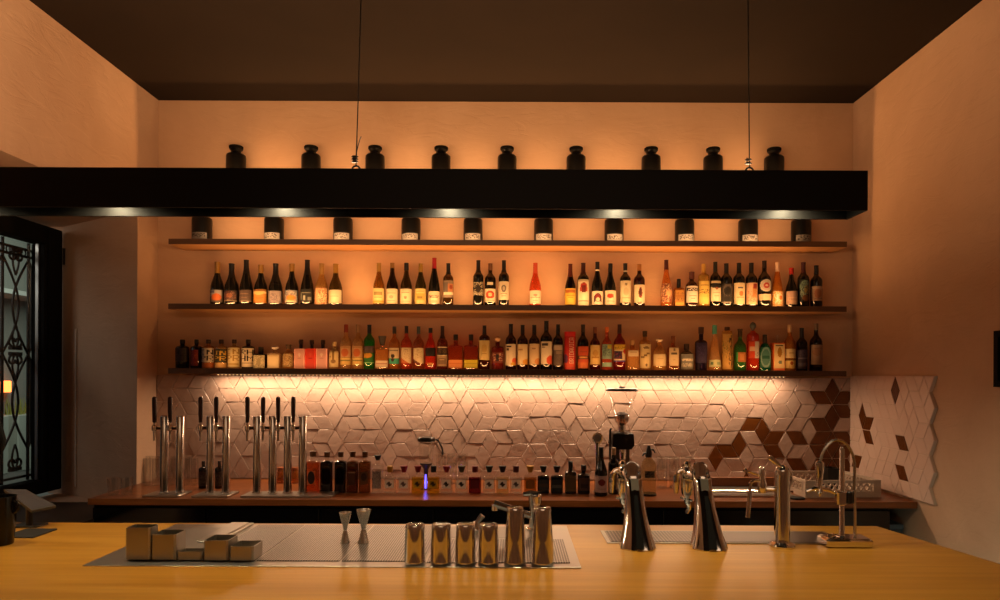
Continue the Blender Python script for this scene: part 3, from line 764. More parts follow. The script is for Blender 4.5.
# ------------------------------------------------------------------ bottles
# shape: profile points (height fraction, radius fraction), squareness exponent, depth factor
SH = {
 'bordeaux': ([(0, .88), (.012, .98), (.02, 1), (.62, 1), (.66, .97), (.70, .83), (.735, .58), (.77, .40), (.80, .36), (1, .35)], 2, 1),
 'burgundy': ([(0, .88), (.012, .98), (.02, 1), (.40, 1), (.48, .95), (.56, .82), (.64, .63), (.72, .46), (.80, .37), (1, .34)], 2, 1),
 'champagne': ([(0, .86), (.015, .98), (.03, 1), (.34, 1), (.44, .96), (.53, .83), (.62, .62), (.70, .44), (.80, .35), (1, .36)], 2, 1),
 'flute': ([(0, .88), (.012, .98), (.02, 1), (.36, 1), (.48, .88), (.6, .68), (.72, .47), (.82, .36), (1, .34)], 2, 1),
 'round': ([(0, .9), (.012, .98), (.02, 1), (.56, 1), (.62, .96), (.67, .82), (.71, .58), (.75, .40), (.79, .33), (1, .31)], 2, 1),
 'tall': ([(0, .9), (.012, .98), (.02, 1), (.70, 1), (.74, .93), (.77, .7), (.79, .42), (.81, .33), (1, .31)], 2, 1),
 'squat': ([(0, .9), (.015, .98), (.03, 1), (.58, 1), (.64, .95), (.69, .75), (.73, .48), (.76, .36), (1, .34)], 2, 1),
 'dome': ([(0, .9), (.015, .98), (.03, 1), (.45, 1), (.56, .94), (.65, .78), (.72, .55), (.77, .38), (1, .32)], 2, 1),
 'square': ([(0, .95), (.015, .99), (.03, 1), (.62, 1), (.66, .96), (.685, .8), (.70, .5), (.72, .36), (1, .34)], 5, 1),
 'boxy': ([(0, .96), (.012, .99), (.02, 1), (.64, 1), (.67, .98), (.685, .85), (.70, .4), (.72, .30), (1, .28)], 7, .62),
 'carafe': ([(0, .96), (.01, .99), (.02, 1), (.70, 1), (.735, .97), (.76, .86), (.775, .55), (.79, .40), (.86, .38), (1, .38)], 6, 1),
 'cube': ([(0, .94), (.02, .99), (.04, 1), (.58, 1), (.63, .96), (.655, .8), (.67, .45), (.70, .36), (1, .36)], 5, .8),
 'flask': ([(0, .9), (.02, .98), (.04, 1), (.5, 1), (.62, .92), (.7, .7), (.76, .4), (.8, .3), (1, .28)], 3, .55),
 'cone': ([(0, .95), (.015, 1), (.10, 1), (.3, .86), (.5, .62), (.66, .42), (.76, .33), (1, .31)], 2, 1),
 'cylinder': ([(0, .94), (.01, .99), (.02, 1), (.88, .96), (.905, .9), (.915, .55), (.93, .42), (1, .42)], 2, 1),
 'shouldered': ([(0, .88), (.015, .98), (.03, .94), (.30, .96), (.62, 1), (.655, .98), (.68, .85), (.70, .5), (.72, .36), (1, .34)], 2, 1),
}
def bottle(px, top, w, D, zbase, shape, glass, cap, lab, label, group, fill=.9, name='wine_bottle', base='K', back=0., cat='bottle', half=72, ring=None):
    prof, p0, dep = SH[shape]
    x = X(px, D, 350 if zbase > 1.2 else 480); D2 = D + back
    h = Z(px, top, D2) - zbase - .0008; R = w / 2 * D2 / F
    x = x * D2 / D
    t = thing(name, (x, D2, zbase + .0008), label, cat, group, 0)
    rn = prof[-1][1]
    cfrac, ccol = cap[0], cap[1]; cstyle = cap[2] if len(cap) > 2 else 'capsule'
    hb = 1 - cfrac if cstyle != 'capsule' else 1 - cfrac * .12
    def rad_at(f):
        for k in range(len(prof) - 1):
            (a, ra), (b, rb_) = prof[k], prof[k + 1]
            if a <= f <= b: return ra + (rb_ - ra) * (f - a) / max(1e-6, b - a)
        return rn
    def pt(f, a):
        r = rad_at(f); q = max(0., min(1., (r - rn) / (1 - rn))); p = 2 + (p0 - 2) * q
        c, s = math.cos(a), math.sin(a); k = (abs(c) ** p + abs(s) ** p) ** (-1 / p)
        dy = 1 + (dep - 1) * q
        return (R * r * k * c, R * r * k * s * dy)
    n = 22 if p0 == 2 else 28
    fs_ = [f for f, _ in prof if f < hb - .004] + [hb]
    if 0 < fill < hb and all(abs(fill - f) > .004 for f in fs_): fs_.append(fill)
    fs_.sort()
    mb = MB(); rings = [[(*pt(f, 2 * PI * i / n), f * h) for i in range(n)] for f in fs_]
    for k in range(len(rings) - 1):
        mb.k = 0 if (fs_[k] + fs_[k + 1]) / 2 < fill else 1
        mb.loft(rings[k:k + 2], cap=(k == 0, k == len(rings) - 2))
    mg = M_BLACKGLASS if glass == 'K' else liquid(glass)
    mu_ = mg if fill >= .9 else M_CLEAR
    # weld the stacked rings so the glass shades as one surface
    o = mb.build('glass_body', [mg, mu_], t, False)
    bm = bmesh.new(); bm.from_mesh(o.data); bmesh.ops.remove_doubles(bm, verts=bm.verts, dist=1e-5); bmesh.ops.recalc_face_normals(bm, faces=bm.faces); bm.to_mesh(o.data); bm.free()
    o.data.polygons.foreach_set('use_smooth', [True] * len(o.data.polygons)); o.data.set_sharp_from_angle(angle=math.radians(38))
    cm = mat('cap_' + ccol.strip('#'), ccol, .35 if cstyle == 'capsule' else .5, 0, .4)
    r1 = R * rn; c0 = h * (1 - cfrac)
    if cstyle == 'capsule':
        ks = [1 - cfrac + cfrac * k / 4 for k in range(5)]
        pr = [(f * h, rad_at(f) * R + .0009) for f in ks]; pr[-1] = (h - .0005, r1 + .0007); pr += [(h + .0008, r1 * .7)]
        pr.insert(4, (h * (1 - cfrac * .1), r1 + .0009)); pr.insert(5, (h * (1 - cfrac * .09), r1 + .002))
        pr[-2] = (h - .0005, r1 + .002)
    elif cstyle == 'cork':
        pr = [(c0 + .0002, r1 * .8), (c0 + .001, r1 * 1.25), (h - .002, r1 * 1.35), (h, r1 * 1.1)]
    elif cstyle == 'ball':
        hh = h - c0; pr = [(c0 + .0002, r1 * .7), (c0 + hh * .2, r1 * .9), (c0 + hh * .35, r1 * 1.5), (c0 + hh * .6, r1 * 1.7), (c0 + hh * .85, r1 * 1.3), (h, r1 * .4)]
    elif cstyle == 'wedge':
        pr = [(c0 + .0002, r1 * .8), (c0 + .001, r1 * .95), (h - .001, r1 * 1.75), (h, r1 * 1.6)]
    else:
        pr = [(c0 + .0002, r1 * 1.1), (c0 + .001, r1 * 1.18), (h - .001, r1 * 1.18), (h, r1 * 1.0)]
    MB().lathe(pr, 16).build({'capsule': 'capsule', 'cork': 'cork', 'ball': 'stopper', 'wedge': 'stopper', 'crown': 'stopper'}.get(cstyle, 'cap'), cm, t)
    if cstyle == 'crown':
        cb_ = MB()
        for k in range(6):
            a = k * PI / 3; cb_.lathe([(h, .003), (h + .01, .0035), (h + .013, .001)], 8, (r1 * 1.15 * math.cos(a), r1 * 1.15 * math.sin(a), -.001))
        cb_.build('crown_points', cm, t)
    if ring:
        MB().lathe([(ring[0] * h, rad_at(ring[0]) * R + .0005), (ring[0] * h + .001, rad_at(ring[0]) * R + .0016), (ring[1] * h, rad_at(ring[1]) * R + .0014)], 16, cap=(False, False)).build('neck_band', mat('cap_' + ring[2].strip('#'), ring[2], .5), t)
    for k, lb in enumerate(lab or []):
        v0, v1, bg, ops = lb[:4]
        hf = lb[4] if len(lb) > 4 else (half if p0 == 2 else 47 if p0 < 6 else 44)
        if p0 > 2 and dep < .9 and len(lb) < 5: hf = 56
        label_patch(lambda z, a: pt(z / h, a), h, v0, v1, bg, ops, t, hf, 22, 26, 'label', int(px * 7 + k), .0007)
    return t

CR, IV, YE = '#d9c9a6', '#cfc6b4', '#d2b04a'
G = 'wine bottles on the second shelf'
BS = 4.585
def W(px, top, w, shape, glass, cap, lab, label, fill=.95, name='wine_bottle', **k):
    bottle(px, top, w, BS, ST[1], shape, glass, cap, lab, label, G, fill, name, **k)
GOLD, TAN, BLK, RED = '#7a5a24', '#8e6a3a', '#0b0909', '#8c1616'
txt = lambda v, c='#3a3028', u0=.25, u1=.75, t=.03: ('r', u0, v, u1, v + t, c)
W(217, 262, 13, 'champagne', 'K', (.26, GOLD), [(.08, .36, '#5a5048', [('r', .1, .45, .9, .95, '#8f8a90'), ('c', .6, .4, .3, .28, '#b4561c'), ('r', .1, .75, .5, .92, '#4a4a66')])], 'dark sparkling wine bottle, gold foil, orange and grey label, left end of the wine row')
W(231.4, 263.6, 14, 'champagne', 'K', (.34, BLK), [(.10, .36, '#1c1210', [('c', .5, .55, .42, .38, '#3a1d18'), ('c', .5, .55, .18, .2, '#6a3a24'), ('s', .1, .1, .9, .9, '#84604c', .16), ('r', 0, 0, 1, .12, '#6c5a48')])], 'black champagne shaped bottle with round dark red emblem label')
W(246, 260, 13, 'flute', 'K', (.3, BLK), [(.09, .34, '#4a3a34', [txt(.65, '#8a6f60'), txt(.5, '#2a1c18', .2, .8), txt(.3, '#7a6050', .3, .7), ('r', 0, 0, 1, .08, '#8a7866')])], 'slim black bottle with plain brown grey label, third in the wine row')
W(260.6, 265, 13.5, 'champagne', 'K', (.2, GOLD), [(.07, .40, '#b0742a', [('r', 0, .68, 1, .86, '#d8c090'), ('c', .5, .78, .3, .2, '#cfae70'), txt(.4, '#7c4a18'), txt(.28, '#7c4a18', .3, .7), ('r', 0, .86, 1, 1, '#8a5a20')])], 'gold foiled sparkling bottle with amber label and pale shield band')
W(275.4, 263.6, 13.5, 'champagne', 'K', (.5, BLK), [(.07, .35, '#8d8082', [('c', .5, .5, .25, .3, '#6c6066'), txt(.2, '#4a4044'), ('s', .1, .2, .9, .8, '#a89a98', .2)])], 'black necked sparkling bottle with plain lavender grey label')
W(291.6, 264, 13, 'champagne', 'K', (.18, GOLD), [(.08, .37, '#a39a94', [('r', 0, .55, 1, 1, '#77757c'), ('s', .1, .5, .9, .95, '#c9bdae', .3), ('c', .55, .38, .3, .22, '#c07a2a'), ('r', .1, .05, .9, .15, '#d9c9a6')])], 'dark sparkling bottle, short gold foil, grey label with orange sunset patch')
W(307, 260, 13, 'flute', 'K', (.32, BLK), [(.09, .36, '#141412', [('r', .1, .15, .25, .65, '#6d7068'), ('r', .35, .1, .5, .5, '#8a8c80'), ('r', .65, .12, .85, .4, '#74766e'), txt(.7, '#9a9a8c', .2, .8)])], 'tall slim black bottle whose black label shows grey skyline marks')
W(321.4, 263.6, 13, 'champagne', '#c29552', (.26, '#8a6a38'), [(.04, .42, '#c69a6a', [('s', 0, 0, 1, 1, '#a04a38', .38), ('s', 0, 0, 1, 1, '#e4c9a0', .3), ('r', 0, 0, .4, 1, '#cf9c74')])], 'clear amber sparkling bottle with red floral label')
W(335.4, 264, 13.5, 'champagne', '#4a3812', (.22, '#84621e'), [(.07, .38, '#d6c6a8', [('r', .1, .1, .3, .9, '#c9b591'), txt(.5, '#9a8a70')])], 'olive sparkling bottle, gold foil and plain large cream label')
W(378.6, 263, 11.6, 'burgundy', '#8a5a12', (.2, '#8a6a2c'), [(.07, .41, '#dcc98a', [('r', .05, .04, .95, .2, '#c7a23e'), ('r', .2, .55, .8, .75, '#9d8a56'), txt(.4, '#7e6a3a')])], 'translucent amber burgundy bottle with yellow cream label, left end of the middle cluster')
W(392, 263, 12, 'burgundy', '#221407', (.12, '#76562a'), [(.06, .40, CR, [txt(.7, '#8a7a62', .2, .8), ('c', .5, .45, .14, .12, '#a2927a'), txt(.2, '#8a7a62')])], 'dark burgundy bottle with tan foil top and square cream label')
W(406, 263, 12, 'burgundy', '#3a2a0a', (.17, BLK), [(.06, .40, CR, [txt(.75, '#7a6a56', .25, .75), txt(.6, '#b3a386', .15, .85), txt(.15, '#9a8a70', .2, .8), ('c', .5, .42, .1, .1, '#8a7a60')])], 'olive burgundy bottle with black foil top and cream label')
W(420.4, 263.6, 11.5, 'burgundy', '#3c3410', (.2, '#7c6020'), [(.06, .41, '#d5c07a', [('r', .15, .25, .85, .7, '#b99a46'), txt(.8, '#8a7030'), ('r', .3, .35, .7, .5, '#7e6a34')])], 'olive bottle, gold foil, cream label with square yellow picture')
W(434, 258, 11.5, 'flute', 'K', (.22, '#8e1420'), [(.06, .31, CR, [('r', .15, .45, .85, .68, '#6a4a44'), ('s', .15, .45, .85, .68, CR, .35), txt(.2, '#8a5a50'), ])], 'tallest slim dark bottle, long red capsule, low cream label')
W(448, 263.4, 10.5, 'bordeaux', '#4a300e', (.25, BLK), [(.21, .60, '#8c7a68', [('r', .5, .35, 1, .8, '#b77a52'), ('r', .1, .15, 1, .3, '#e0d0b4'), ('r', .1, .3, .5, .9, '#6b6058'), ('c', .75, .6, .14, .12, '#8a3a22')])], 'brown bordeaux bottle with grey and peach banded label')
W(478, 260.4, 10.5, 'bordeaux', 'K', (.26, BLK), [(.24, .53, '#bcae92', [('s', 0, 0, 1, 1, '#15110e', .5), ('r', 0, .45, 1, .56, '#19140f'), ('c', .5, .5, .18, .3, '#2a2118')])], 'black bordeaux bottle with ornate black and cream label')
W(490, 263.6, 11.2, 'bordeaux', '#1c1407', (.16, '#5a3a20'), [(.11, .41, '#d8ccb2', [('c', .5, .55, .34, .3, '#a8391a'), ('c', .5, .55, .15, .14, '#d8b48a'), txt(.1, '#6a4a3a', .15, .85, .06)]), (.50, .56, '#d8ccb2', [], 30)], 'dark bordeaux bottle, cream label with red round seal')
W(503.6, 260.4, 10.6, 'bordeaux', 'K', (.25, BLK), [(.15, .54, '#cdbfa4', [('c', .5, .62, .18, .2, '#6b6258'), ('c', .5, .62, .1, .12, '#a59a88'), txt(.3, '#7a6e5c'), txt(.2, '#7a6e5c', .3, .7)])], 'black bordeaux bottle, tall cream label with grey emblem')
W(535, 263, 12, 'burgundy', '#c8502a', (.24, '#b0452c'), [(.07, .37, '#dccab0', [txt(.45, '#8a6a5a', .15, .85, .05), ('c', .5, .65, .12, .1, '#a08474'), txt(.25, '#a08474', .3, .7)])], 'pink rose wine bottle standing alone in the shelf gap')
W(570, 264, 11, 'burgundy', '#140a04', (.30, '#4a1a10'), [(.06, .43, '#d0aa3c', [('r', .1, .72, .9, .92, '#a8602a'), txt(.55, '#8a6a20', .2, .8), txt(.42, '#8a6a20', .3, .7), txt(.1, '#a8802c', .1, .9)])], 'dark burgundy bottle with bright yellow label')
W(583, 263, 11.6, 'bordeaux', 'K', (.26, '#2c0c0a'), [(.04, .62, '#ddd0b4', [('c', .5, .72, .24, .16, '#a42c1a'), ('r', .38, .5, .62, .75, '#6a1a12'), ('r', .25, .52, .36, .7, '#a8402a'), ('r', .64, .52, .75, .7, '#a8402a'), ('r', .1, .14, .9, .18, '#8a6a4a'), ('r', 0, .93, 1, 1, '#b4a486')])], 'black bottle with tall cream label and red kneeling figure')
W(597, 262, 11.5, 'burgundy', 'K', (.17, BLK), [(.06, .35, '#e0d2ba', [('c', .5, .52, .28, .32, '#4a1012'), ('c', .5, .6, .2, .18, '#7a1a1e'), ('c', .5, .38, .13, .16, '#d8c0a4'), ('r', .25, .2, .33, .45, '#2a0c0c'), ('r', .67, .2, .75, .45, '#2a0c0c')])], 'dark burgundy bottle, white neck band, label with dark red portrait', ring=(.80, .83, '#cfc2ae'))
W(610, 263.6, 11.6, 'burgundy', 'K', (.2, BLK), [(.06, .38, '#ddccb0', [('c', .45, .62, .22, .16, '#a82c14'), ('r', .45, .5, .7, .72, '#b23a1c'), txt(.25, '#6a5a4a')])], 'dark burgundy bottle, cream label with red animal shaped blot')
W(625, 263.4, 11, 'bordeaux', 'K', (.18, '#0d0b0a'), [(.11, .60, '#d4c6a6', [('c', .5, .84, .1, .06, '#7a6a54'), ('c', .5, .5, .2, .18, '#bcae90'), txt(.2, '#9a8a6c', .15, .85)])], 'dark bordeaux bottle with tall plain cream label', ring=(.80, .835, '#b8ab98'))
W(639, 264.3, 11.2, 'bordeaux', '#2a0a06', (.15, '#8a5a28'), [(.11, .52, '#d9c8a8', [('c', .52, .55, .14, .3, '#7a3424'), ('c', .5, .6, .08, .2, '#4a2018'), txt(.1, '#9a7a5c')])], 'dark bordeaux bottle, amber capsule, label with tall brown figure')
W(666, 260, 11, 'flute', '#c87a34', (.2, '#3a1410'), [(.12, .50, '#a0522e', [('s', 0, 0, 1, 1, '#241410', .32), ('s', 0, 0, 1, 1, '#d8b890', .28), ('r', .4, .35, .95, .6, '#d8a070')])], 'pinkish amber bottle with patchwork brown label')
W(678.5, 279, 10, 'square', '#9a5a1c', (.3, BLK, 'screw'), [(.02, .6, '#a5742e', [('r', 0, 0, 1, .28, '#dca84a'), ('s', 0, .4, 1, .9, '#4a2c14', .3), ('r', .1, .55, .9, .72, '#8a5a24')])], 'shortest square amber bottle on the wine shelf', name='spirit_bottle')
W(691.4, 272, 12, 'squat', '#3a1206', (.2, '#3a160e', 'cork'), [(.14, .60, '#d9cfc0', [('r', .06, .68, .94, .88, '#241a18'), ('s', .06, .7, .94, .85, '#d9cfc0', .3), txt(.4, '#8a7a70'), txt(.25, '#8a7a70', .35, .65)])], 'squat reddish brown bottle, white label with black heading', name='spirit_bottle')
W(703.4, 264, 11, 'tall', '#c8a04c', (.2, '#a8843e'), [(.08, .60, '#d8b860', [('s', .1, .45, .9, .65, '#7a6024', .5), ('r', 0, .0, 1, .3, '#e6c66e'), txt(.8, '#8a6a2c', .2, .8)])], 'pale yellow bottle with gold label among the dark bottles')
W(715, 262, 10.6, 'bordeaux', '#10140a', (.22, '#14160e'), [(.14, .50, '#dccfb4', [('c', .5, .95, .5, .16, '#171610'), ('c', .5, .78, .12, .08, '#8a5a3a'), txt(.5, '#a09078'), txt(.3, '#a09078', .3, .7)]), (.53, .58, '#b9a989', [])], 'dark green bottle with cream arched label')
W(726, 263.5, 11.4, 'bordeaux', 'K', (.22, '#161210'), [(.10, .54, '#2a2420', [('c', .5, .62, .28, .24, '#0c0a0a'), ('c', .5, .68, .36, .3, '#5a5048'), ('c', .5, .62, .28, .22, '#120e0c'), ('r', .25, .12, .75, .3, '#0d0a0a'), ('r', .04, .04, .96, .09, '#b4a898')])], 'black bottle with dark grey label of two black shapes')
W(738.6, 263, 11.4, 'bordeaux', 'K', (.22, BLK), [(.08, .55, '#d6c4a0', [('r', .3, .72, .7, .8, '#5a5a64'), ('c', .55, .5, .14, .12, '#b8743c'), txt(.3, '#a08a64'), ('r', .05, .05, .95, .1, '#e4d2a8')])], 'black bottle with tall cream label and small orange motif')
W(751, 263, 11.6, 'bordeaux', 'K', (.22, BLK), [(.08, .55, '#d2a888', [('r', .45, .3, .75, .8, '#b4824a'), ('r', .5, .75, .8, .95, '#8a2c1c'), ('s', .1, .1, .9, .6, '#b87a58', .25), ('r', 0, 0, 1, .1, '#e0c49c')])], 'black bottle with tall pink cream label and red flash')
W(764, 260.8, 13, 'round', 'K', (.16, '#1c0e0a'), [(.34, .60, '#0a0807', [('c', .5, .5, .40, .5, '#cdc2b0'), ('c', .5, .5, .32, .4, '#b9aea0'), ('c', .5, .5, .18, .24, '#a83226'), ('c', .5, .5, .08, .1, '#d0b8a4')]), (.16, .29, '#d8b694', [txt(.5, '#b08c6c')])], 'black bottle with round white seal and red centre')
W(777, 262.5, 11, 'flute', '#c87e2c', (.2, '#c8ac96'), [(.04, .37, '#d89a4a', [('s', 0, 0, 1, 1, '#f0dcc0', .35), ('r', .3, .35, .45, .8, '#e8d8c8'), ('c', .62, .55, .2, .25, '#f0d8b0'), ('c', .62, .55, .12, .15, '#c06a24')])], 'amber wine bottle with pale capsule and white floral print')
W(791, 268, 11.8, 'champagne', 'K', (.16, '#9c1f16'), [(.09, .42, '#c9a890', [('r', .1, .55, .9, .95, '#b8988a'), txt(.4, '#9a7a68'), txt(.3, '#9a7a68', .3, .7)])], 'short black bottle with red top and dusty pink label')
W(803, 262.5, 11.2, 'bordeaux', 'K', (.24, '#3a1216'), [(.14, .62, '#0c0e10', [('c', .5, .68, .4, .28, '#7e9c88'), ('c', .35, .4, .2, .26, '#8aa08c'), ('c', .6, .55, .2, .2, '#a08a54'), ('c', .55, .18, .3, .14, '#7a4a1c'), ('s', .2, .2, .8, .9, '#3a4a44', .25)])], 'black bottle with teal and gold painted label')
W(816, 265.6, 11.4, 'bordeaux', 'K', (.2, BLK), [(.17, .51, '#c9a084', [('c', .45, .5, .25, .3, '#b87858'), ('r', .05, .8, .95, .95, '#d4b498'), txt(.15, '#8a6450')])], 'black wine bottle with peach label at the right end of the wine row')

# lowest shelf: spirits
G = 'spirit bottles on the lowest shelf'
def B(px, top, w, shape, glass, cap, lab, label, fill=.95, name='spirit_bottle', **k):
    bottle(px, top, w, BS, ST[0], shape, glass, cap, lab, label, G, fill, name, **k)
big = lambda a, b, col: [('T', a, .06, .54, .98, .9, col), ('T', b, .06, .1, .98, .46, col)]
B(182.5, 339.5, 12.8, 'tall', 'K', (.14, '#15100e', 'screw'), [(.24, .70, '#4a3a3a', big('NI', 'IT', '#1c1214'))], 'dark bottle with dim grey lettered label at the left end of the lowest shelf', half=78)
B(196.5, 339.5, 11, 'tall', '#1c0604', (.14, '#15100e', 'screw'), [(.10, .64, '#8e2416', [('s', .1, .1, .9, .9, '#c0563c', .25)], 40)], 'dark bottle with narrow red label near the left shelf end')
B(208.5, 339.5, 12, 'tall', '#d09048', (.14, '#2a160e', 'screw'), [(.22, .70, '#d9c6b0', big('IN', 'PR', '#1a1412')), (.04, .2, '#c86a28', [])], 'amber bottle with white label and large black letters over orange band', half=78)
B(221.3, 339.5, 12, 'tall', '#c8a060', (.14, '#2a160e', 'screw'), [(.22, .66, '#3a3a2a', big('JN', 'PR', '#d8a83c')), (.04, .2, '#dcae6c', [])], 'clear bottle with dark green label and large gold letters', half=78)
B(234.3, 339.5, 12, 'tall', '#e0c080', (.14, '#2a160e', 'screw'), [(.06, .72, '#e4cf98', [('T', 'IN', .06, .64, .98, .92, '#a8843c'), ('T', 'PR', .06, .32, .98, .6, '#a8843c'), txt(.1, '#c0a050', .1, .9, .1)])], 'pale bottle with cream label and large golden letters', half=78)
B(248.3, 339.5, 12.4, 'tall', '#3a160a', (.14, '#1c100c', 'screw'), [(.06, .70, '#e2d0b2', [('T', 'RH', .06, .64, .98, .94, '#1c1412'), ('T', 'HM', .06, .3, .98, .6, '#1c1412'), ('r', .05, .2, .95, .23, '#5a4a3a')])], 'dark topped bottle with white label and largest black letters', half=78)
B(261, 347, 12.4, 'square', '#241a10', (.28, '#0e0b0a', 'screw'), [(.03, .62, '#cfc09a', [('s', 0, 0, 1, 1, '#8a8260', .35), ('c', .5, .5, .2, .3, '#9a8e6c')])], 'short square black capped bottle with pale sketched label')
B(275, 345.5, 12.4, 'square', '#ecd0a0', (.2, '#b8b0a8', 'ball'), [(.05, .60, '#e9d3a6', [('r', .04, .9, .96, .95, '#c8a870')])], 'clear square bottle with plain glowing cream label')
B(288.5, 344.6, 11.5, 'squat', '#c89a58', (.18, '#4a3622', 'cork'), [(.1, .62, '#b89258', [('s', 0, 0, 1, 1, '#6a4824', .38), ('s', 0, 0, 1, 1, '#e0c490', .25)])], 'clear round bottle with busy brown patterned label')
def gift_box(px, top, w, hexa, label, seed):
    D = BS; x = X(px, D, 350); R = w / 2 * D / F; z = ST[0] + .0008; h = Z(px, 348.8, D) - z; ht = Z(px, top, D) - z
    t = thing('gift_box', (x, D, z), label, 'boxed bottle', 'boxed bottles on the lowest shelf')
    MB().box(-R, R, -R, R, 0, h, .0015).build('carton', mat('carton_' + hexa.strip('#'), hexa, .5), t)
    MB().lathe([(h, .013), (h + .01, .012), (ht - .03, .0115), (ht - .028, .0145), (ht - .002, .0145), (ht, .011)], 16).build('bottle_neck', mat('smoky_neck', lin('#2a1a18'), .25), t)
    label_patch(lambda zz, a: (R * math.tan(a + PI / 2) if abs(a + PI / 2) < .7 else 0, -R), h, .04, .97, hexa, [('c', .5, .72, .16, .1, '#e8c8b8' if seed != 2 else '#d8543a'), ('r', .25, .52, .75, .55, '#b88a80' if seed != 2 else '#a02018')], t, 40, 16, 20, 'printed_front', seed)
gift_box(301, 339.5, 10.2, '#dda094', 'pale pink carton, left of the red carton', 1)
gift_box(311.9, 340, 10.2, '#d83a24', 'bright red carton between two pale pink cartons', 2)
gift_box(323, 340, 10.6, '#d8a09a', 'pale pink carton, right of the red carton', 3)
B(334.5, 342, 10.6, 'squat', '#e0bc84', (.16, '#c0a070', 'screw'), [(.08, .78, '#e6cd94', [('r', .42, .35, .6, .85, '#8a6a30'), ('c', .5, .3, .25, .1, '#8a6a3c'), ('r', .1, .5, .3, .56, '#b0904c')], 60)], 'short pale bottle with cream label and brown upright writing, beside the cartons')
for px, cc, lb in ((346, '#7a2a12', 'clear round bottle with cream orange label and reddish brown cap'), (357.8, '#8a6a4c', 'clear round bottle with cream orange label and pale brown cap')):
    B(px, 324.5, 11.2, 'round', '#d8b078', (.18, cc, 'screw'), [(.1, .26, '#dcb868', [txt(.5, '#8a7a3c', .1, .9, .2)]), (.27, .52, '#cfa070', [('c', .5, .4, .26, .35, '#c86a34'), txt(.85, '#a87a50', .2, .8, .08)])], lb)
B(369.3, 324.8, 10.8, 'bordeaux', '#1f8a2a', (.2, BLK), [(.37, .52, '#5a4a4a', [txt(.5, '#8a6a5a')]), (.14, .36, '#2a7a28', [('d', .1, 1.4, '#1d6a24'), ('c', .3, .8, .5, .3, '#d09028'), ('r', 0, 0, 1, .08, '#9ad08a')])], 'bright green bottle with black capsule and dark banded label')
B(382.3, 336, 13, 'cube', '#d8904a', (.28, '#3c342e', 'wedge'), [(.06, .26, '#e0c8ae', [txt(.45, '#b88a78', .1, .9, .2)])], 'square clear bottle, dark wedge stopper, low white label', fill=.6)
B(394.3, 326.5, 10.8, 'round', '#c8843a', (.17, '#2c221c', 'screw'), [(.26, .50, '#e0c8a4', [txt(.7, '#8a7a60', .15, .85, .1), ('c', .45, .2, .15, .2, '#2a2018')]), (.13, .255, '#3aa88a', [('c', .45, .8, .12, .4, '#2a2018')])], 'amber bottle with cream label over a teal band')
B(406.4, 326, 10.8, 'round', '#d0502c', (.17, '#231712'), [(.14, .50, '#e0c8a0', [('d', .42, -.1, '#c0602c'), txt(.85, '#8a7050', .4, .7), ('s', .3, .3, .8, .8, '#b09060', .15)])], 'orange red bottle with slanting cream label, left of its twin')
B(418.6, 326.5, 10.8, 'round', '#a8582a', (.17, '#3a4240'), [(.14, .50, '#e2cda4', [('d', .36, -.15, '#6a2c14'), txt(.85, '#8a7050', .4, .6), ('s', .3, .3, .8, .8, '#b09060', .15)])], 'brown bottle with slanting cream label, right of its twin')
B(430.5, 328, 10.6, 'dome', '#d83a1c', (.12, '#0e0c0c', 'screw'), [(.32, .52, '#1c1210', [('d', 1.0, .5, '#1c1210')]), (.08, .16, '#c8843a', [('d', .2, .2, '#8a2a12')], 30)], 'red orange bottle with black torn label')
B(442.4, 326, 10.8, 'round', '#7a2c12', (.28, '#2a120c'), [(.31, .52, '#2a1a12', [('r', 0, .9, 1, 1, '#e0cba4'), ('r', 0, 0, 1, .12, '#e0cba4'), ('s', .1, .3, .9, .8, '#7a5a3c', .4)]), (.08, .305, '#a88a6a', [('r', .2, .2, .8, .8, '#7a5c44'), txt(.6, '#c8a880', .3, .7, .1)])], 'brown bottle, long dark neck, ornate black and tan label')
B(455.7, 334.5, 14, 'boxy', '#a83c14', (.17, '#140c0a', 'screw'), [(.05, .28, '#e08a4a', [txt(.5, '#c86a30', .1, .9, .1)])], 'boxy amber bottle with low orange label')
B(471, 334.5, 14, 'boxy', '#9a3412', (.17, '#140c0a', 'screw'), [(.05, .28, '#c8b41c', [txt(.5, '#a89410', .1, .9, .1)])], 'boxy amber bottle with low lime yellow label')
B(484.4, 325.5, 11, 'tall', '#4a1a0c', (.2, '#1c0e0a'), [(.22, .66, '#d8bc7c', [('c', .5, .6, .2, .2, '#c8a45c'), txt(.3, '#a88448', .3, .7)])], 'dark brown bottle with tall straw coloured label')
B(497.6, 336, 12, 'shouldered', '#8a2412', (.18, '#b08a6a', 'ball'), [(.2, .52, '#6a1c10', [('s', .1, .2, .9, .9, '#d8b090', .22), ('r', .42, .2, .58, .8, '#1c0c0a'), ('s', .1, .5, .9, .7, '#1c0c0a', .4)])], 'squat red brown bottle with pale etched antlers drawing')
B(510.8, 324, 10.8, 'bordeaux', '#2c0806', (.2, '#160d0c'), [(.10, .56, '#e6d2b6', [('c', .85, .2, .28, .16, '#d8562c'), ('c', .7, .05, .2, .1, '#d8a02c'), ('r', .12, .86, .55, .93, '#3a2c28'), ('r', .12, .7, .35, .82, '#4a3a34')])], 'dark bottle, white label with orange blot low in its corner')
B(522.6, 325, 10.6, 'bordeaux', '#3a120a', (.2, '#160d0c'), [(.12, .57, '#e2c89c', [('c', .8, .12, .3, .16, '#d8942c'), txt(.7, '#b08a54', .15, .5, .06)])], 'dark bottle, cream label with yellow blot low in its corner')
B(534.2, 325, 10.6, 'bordeaux', '#3a1a0c', (.2, '#160d0c'), [(.12, .58, '#dcbc94', [('c', .8, .15, .28, .16, '#d08a4c'), txt(.75, '#a47e58', .3, .6, .05)])], 'dark bottle, dull peach label with faint orange blot')
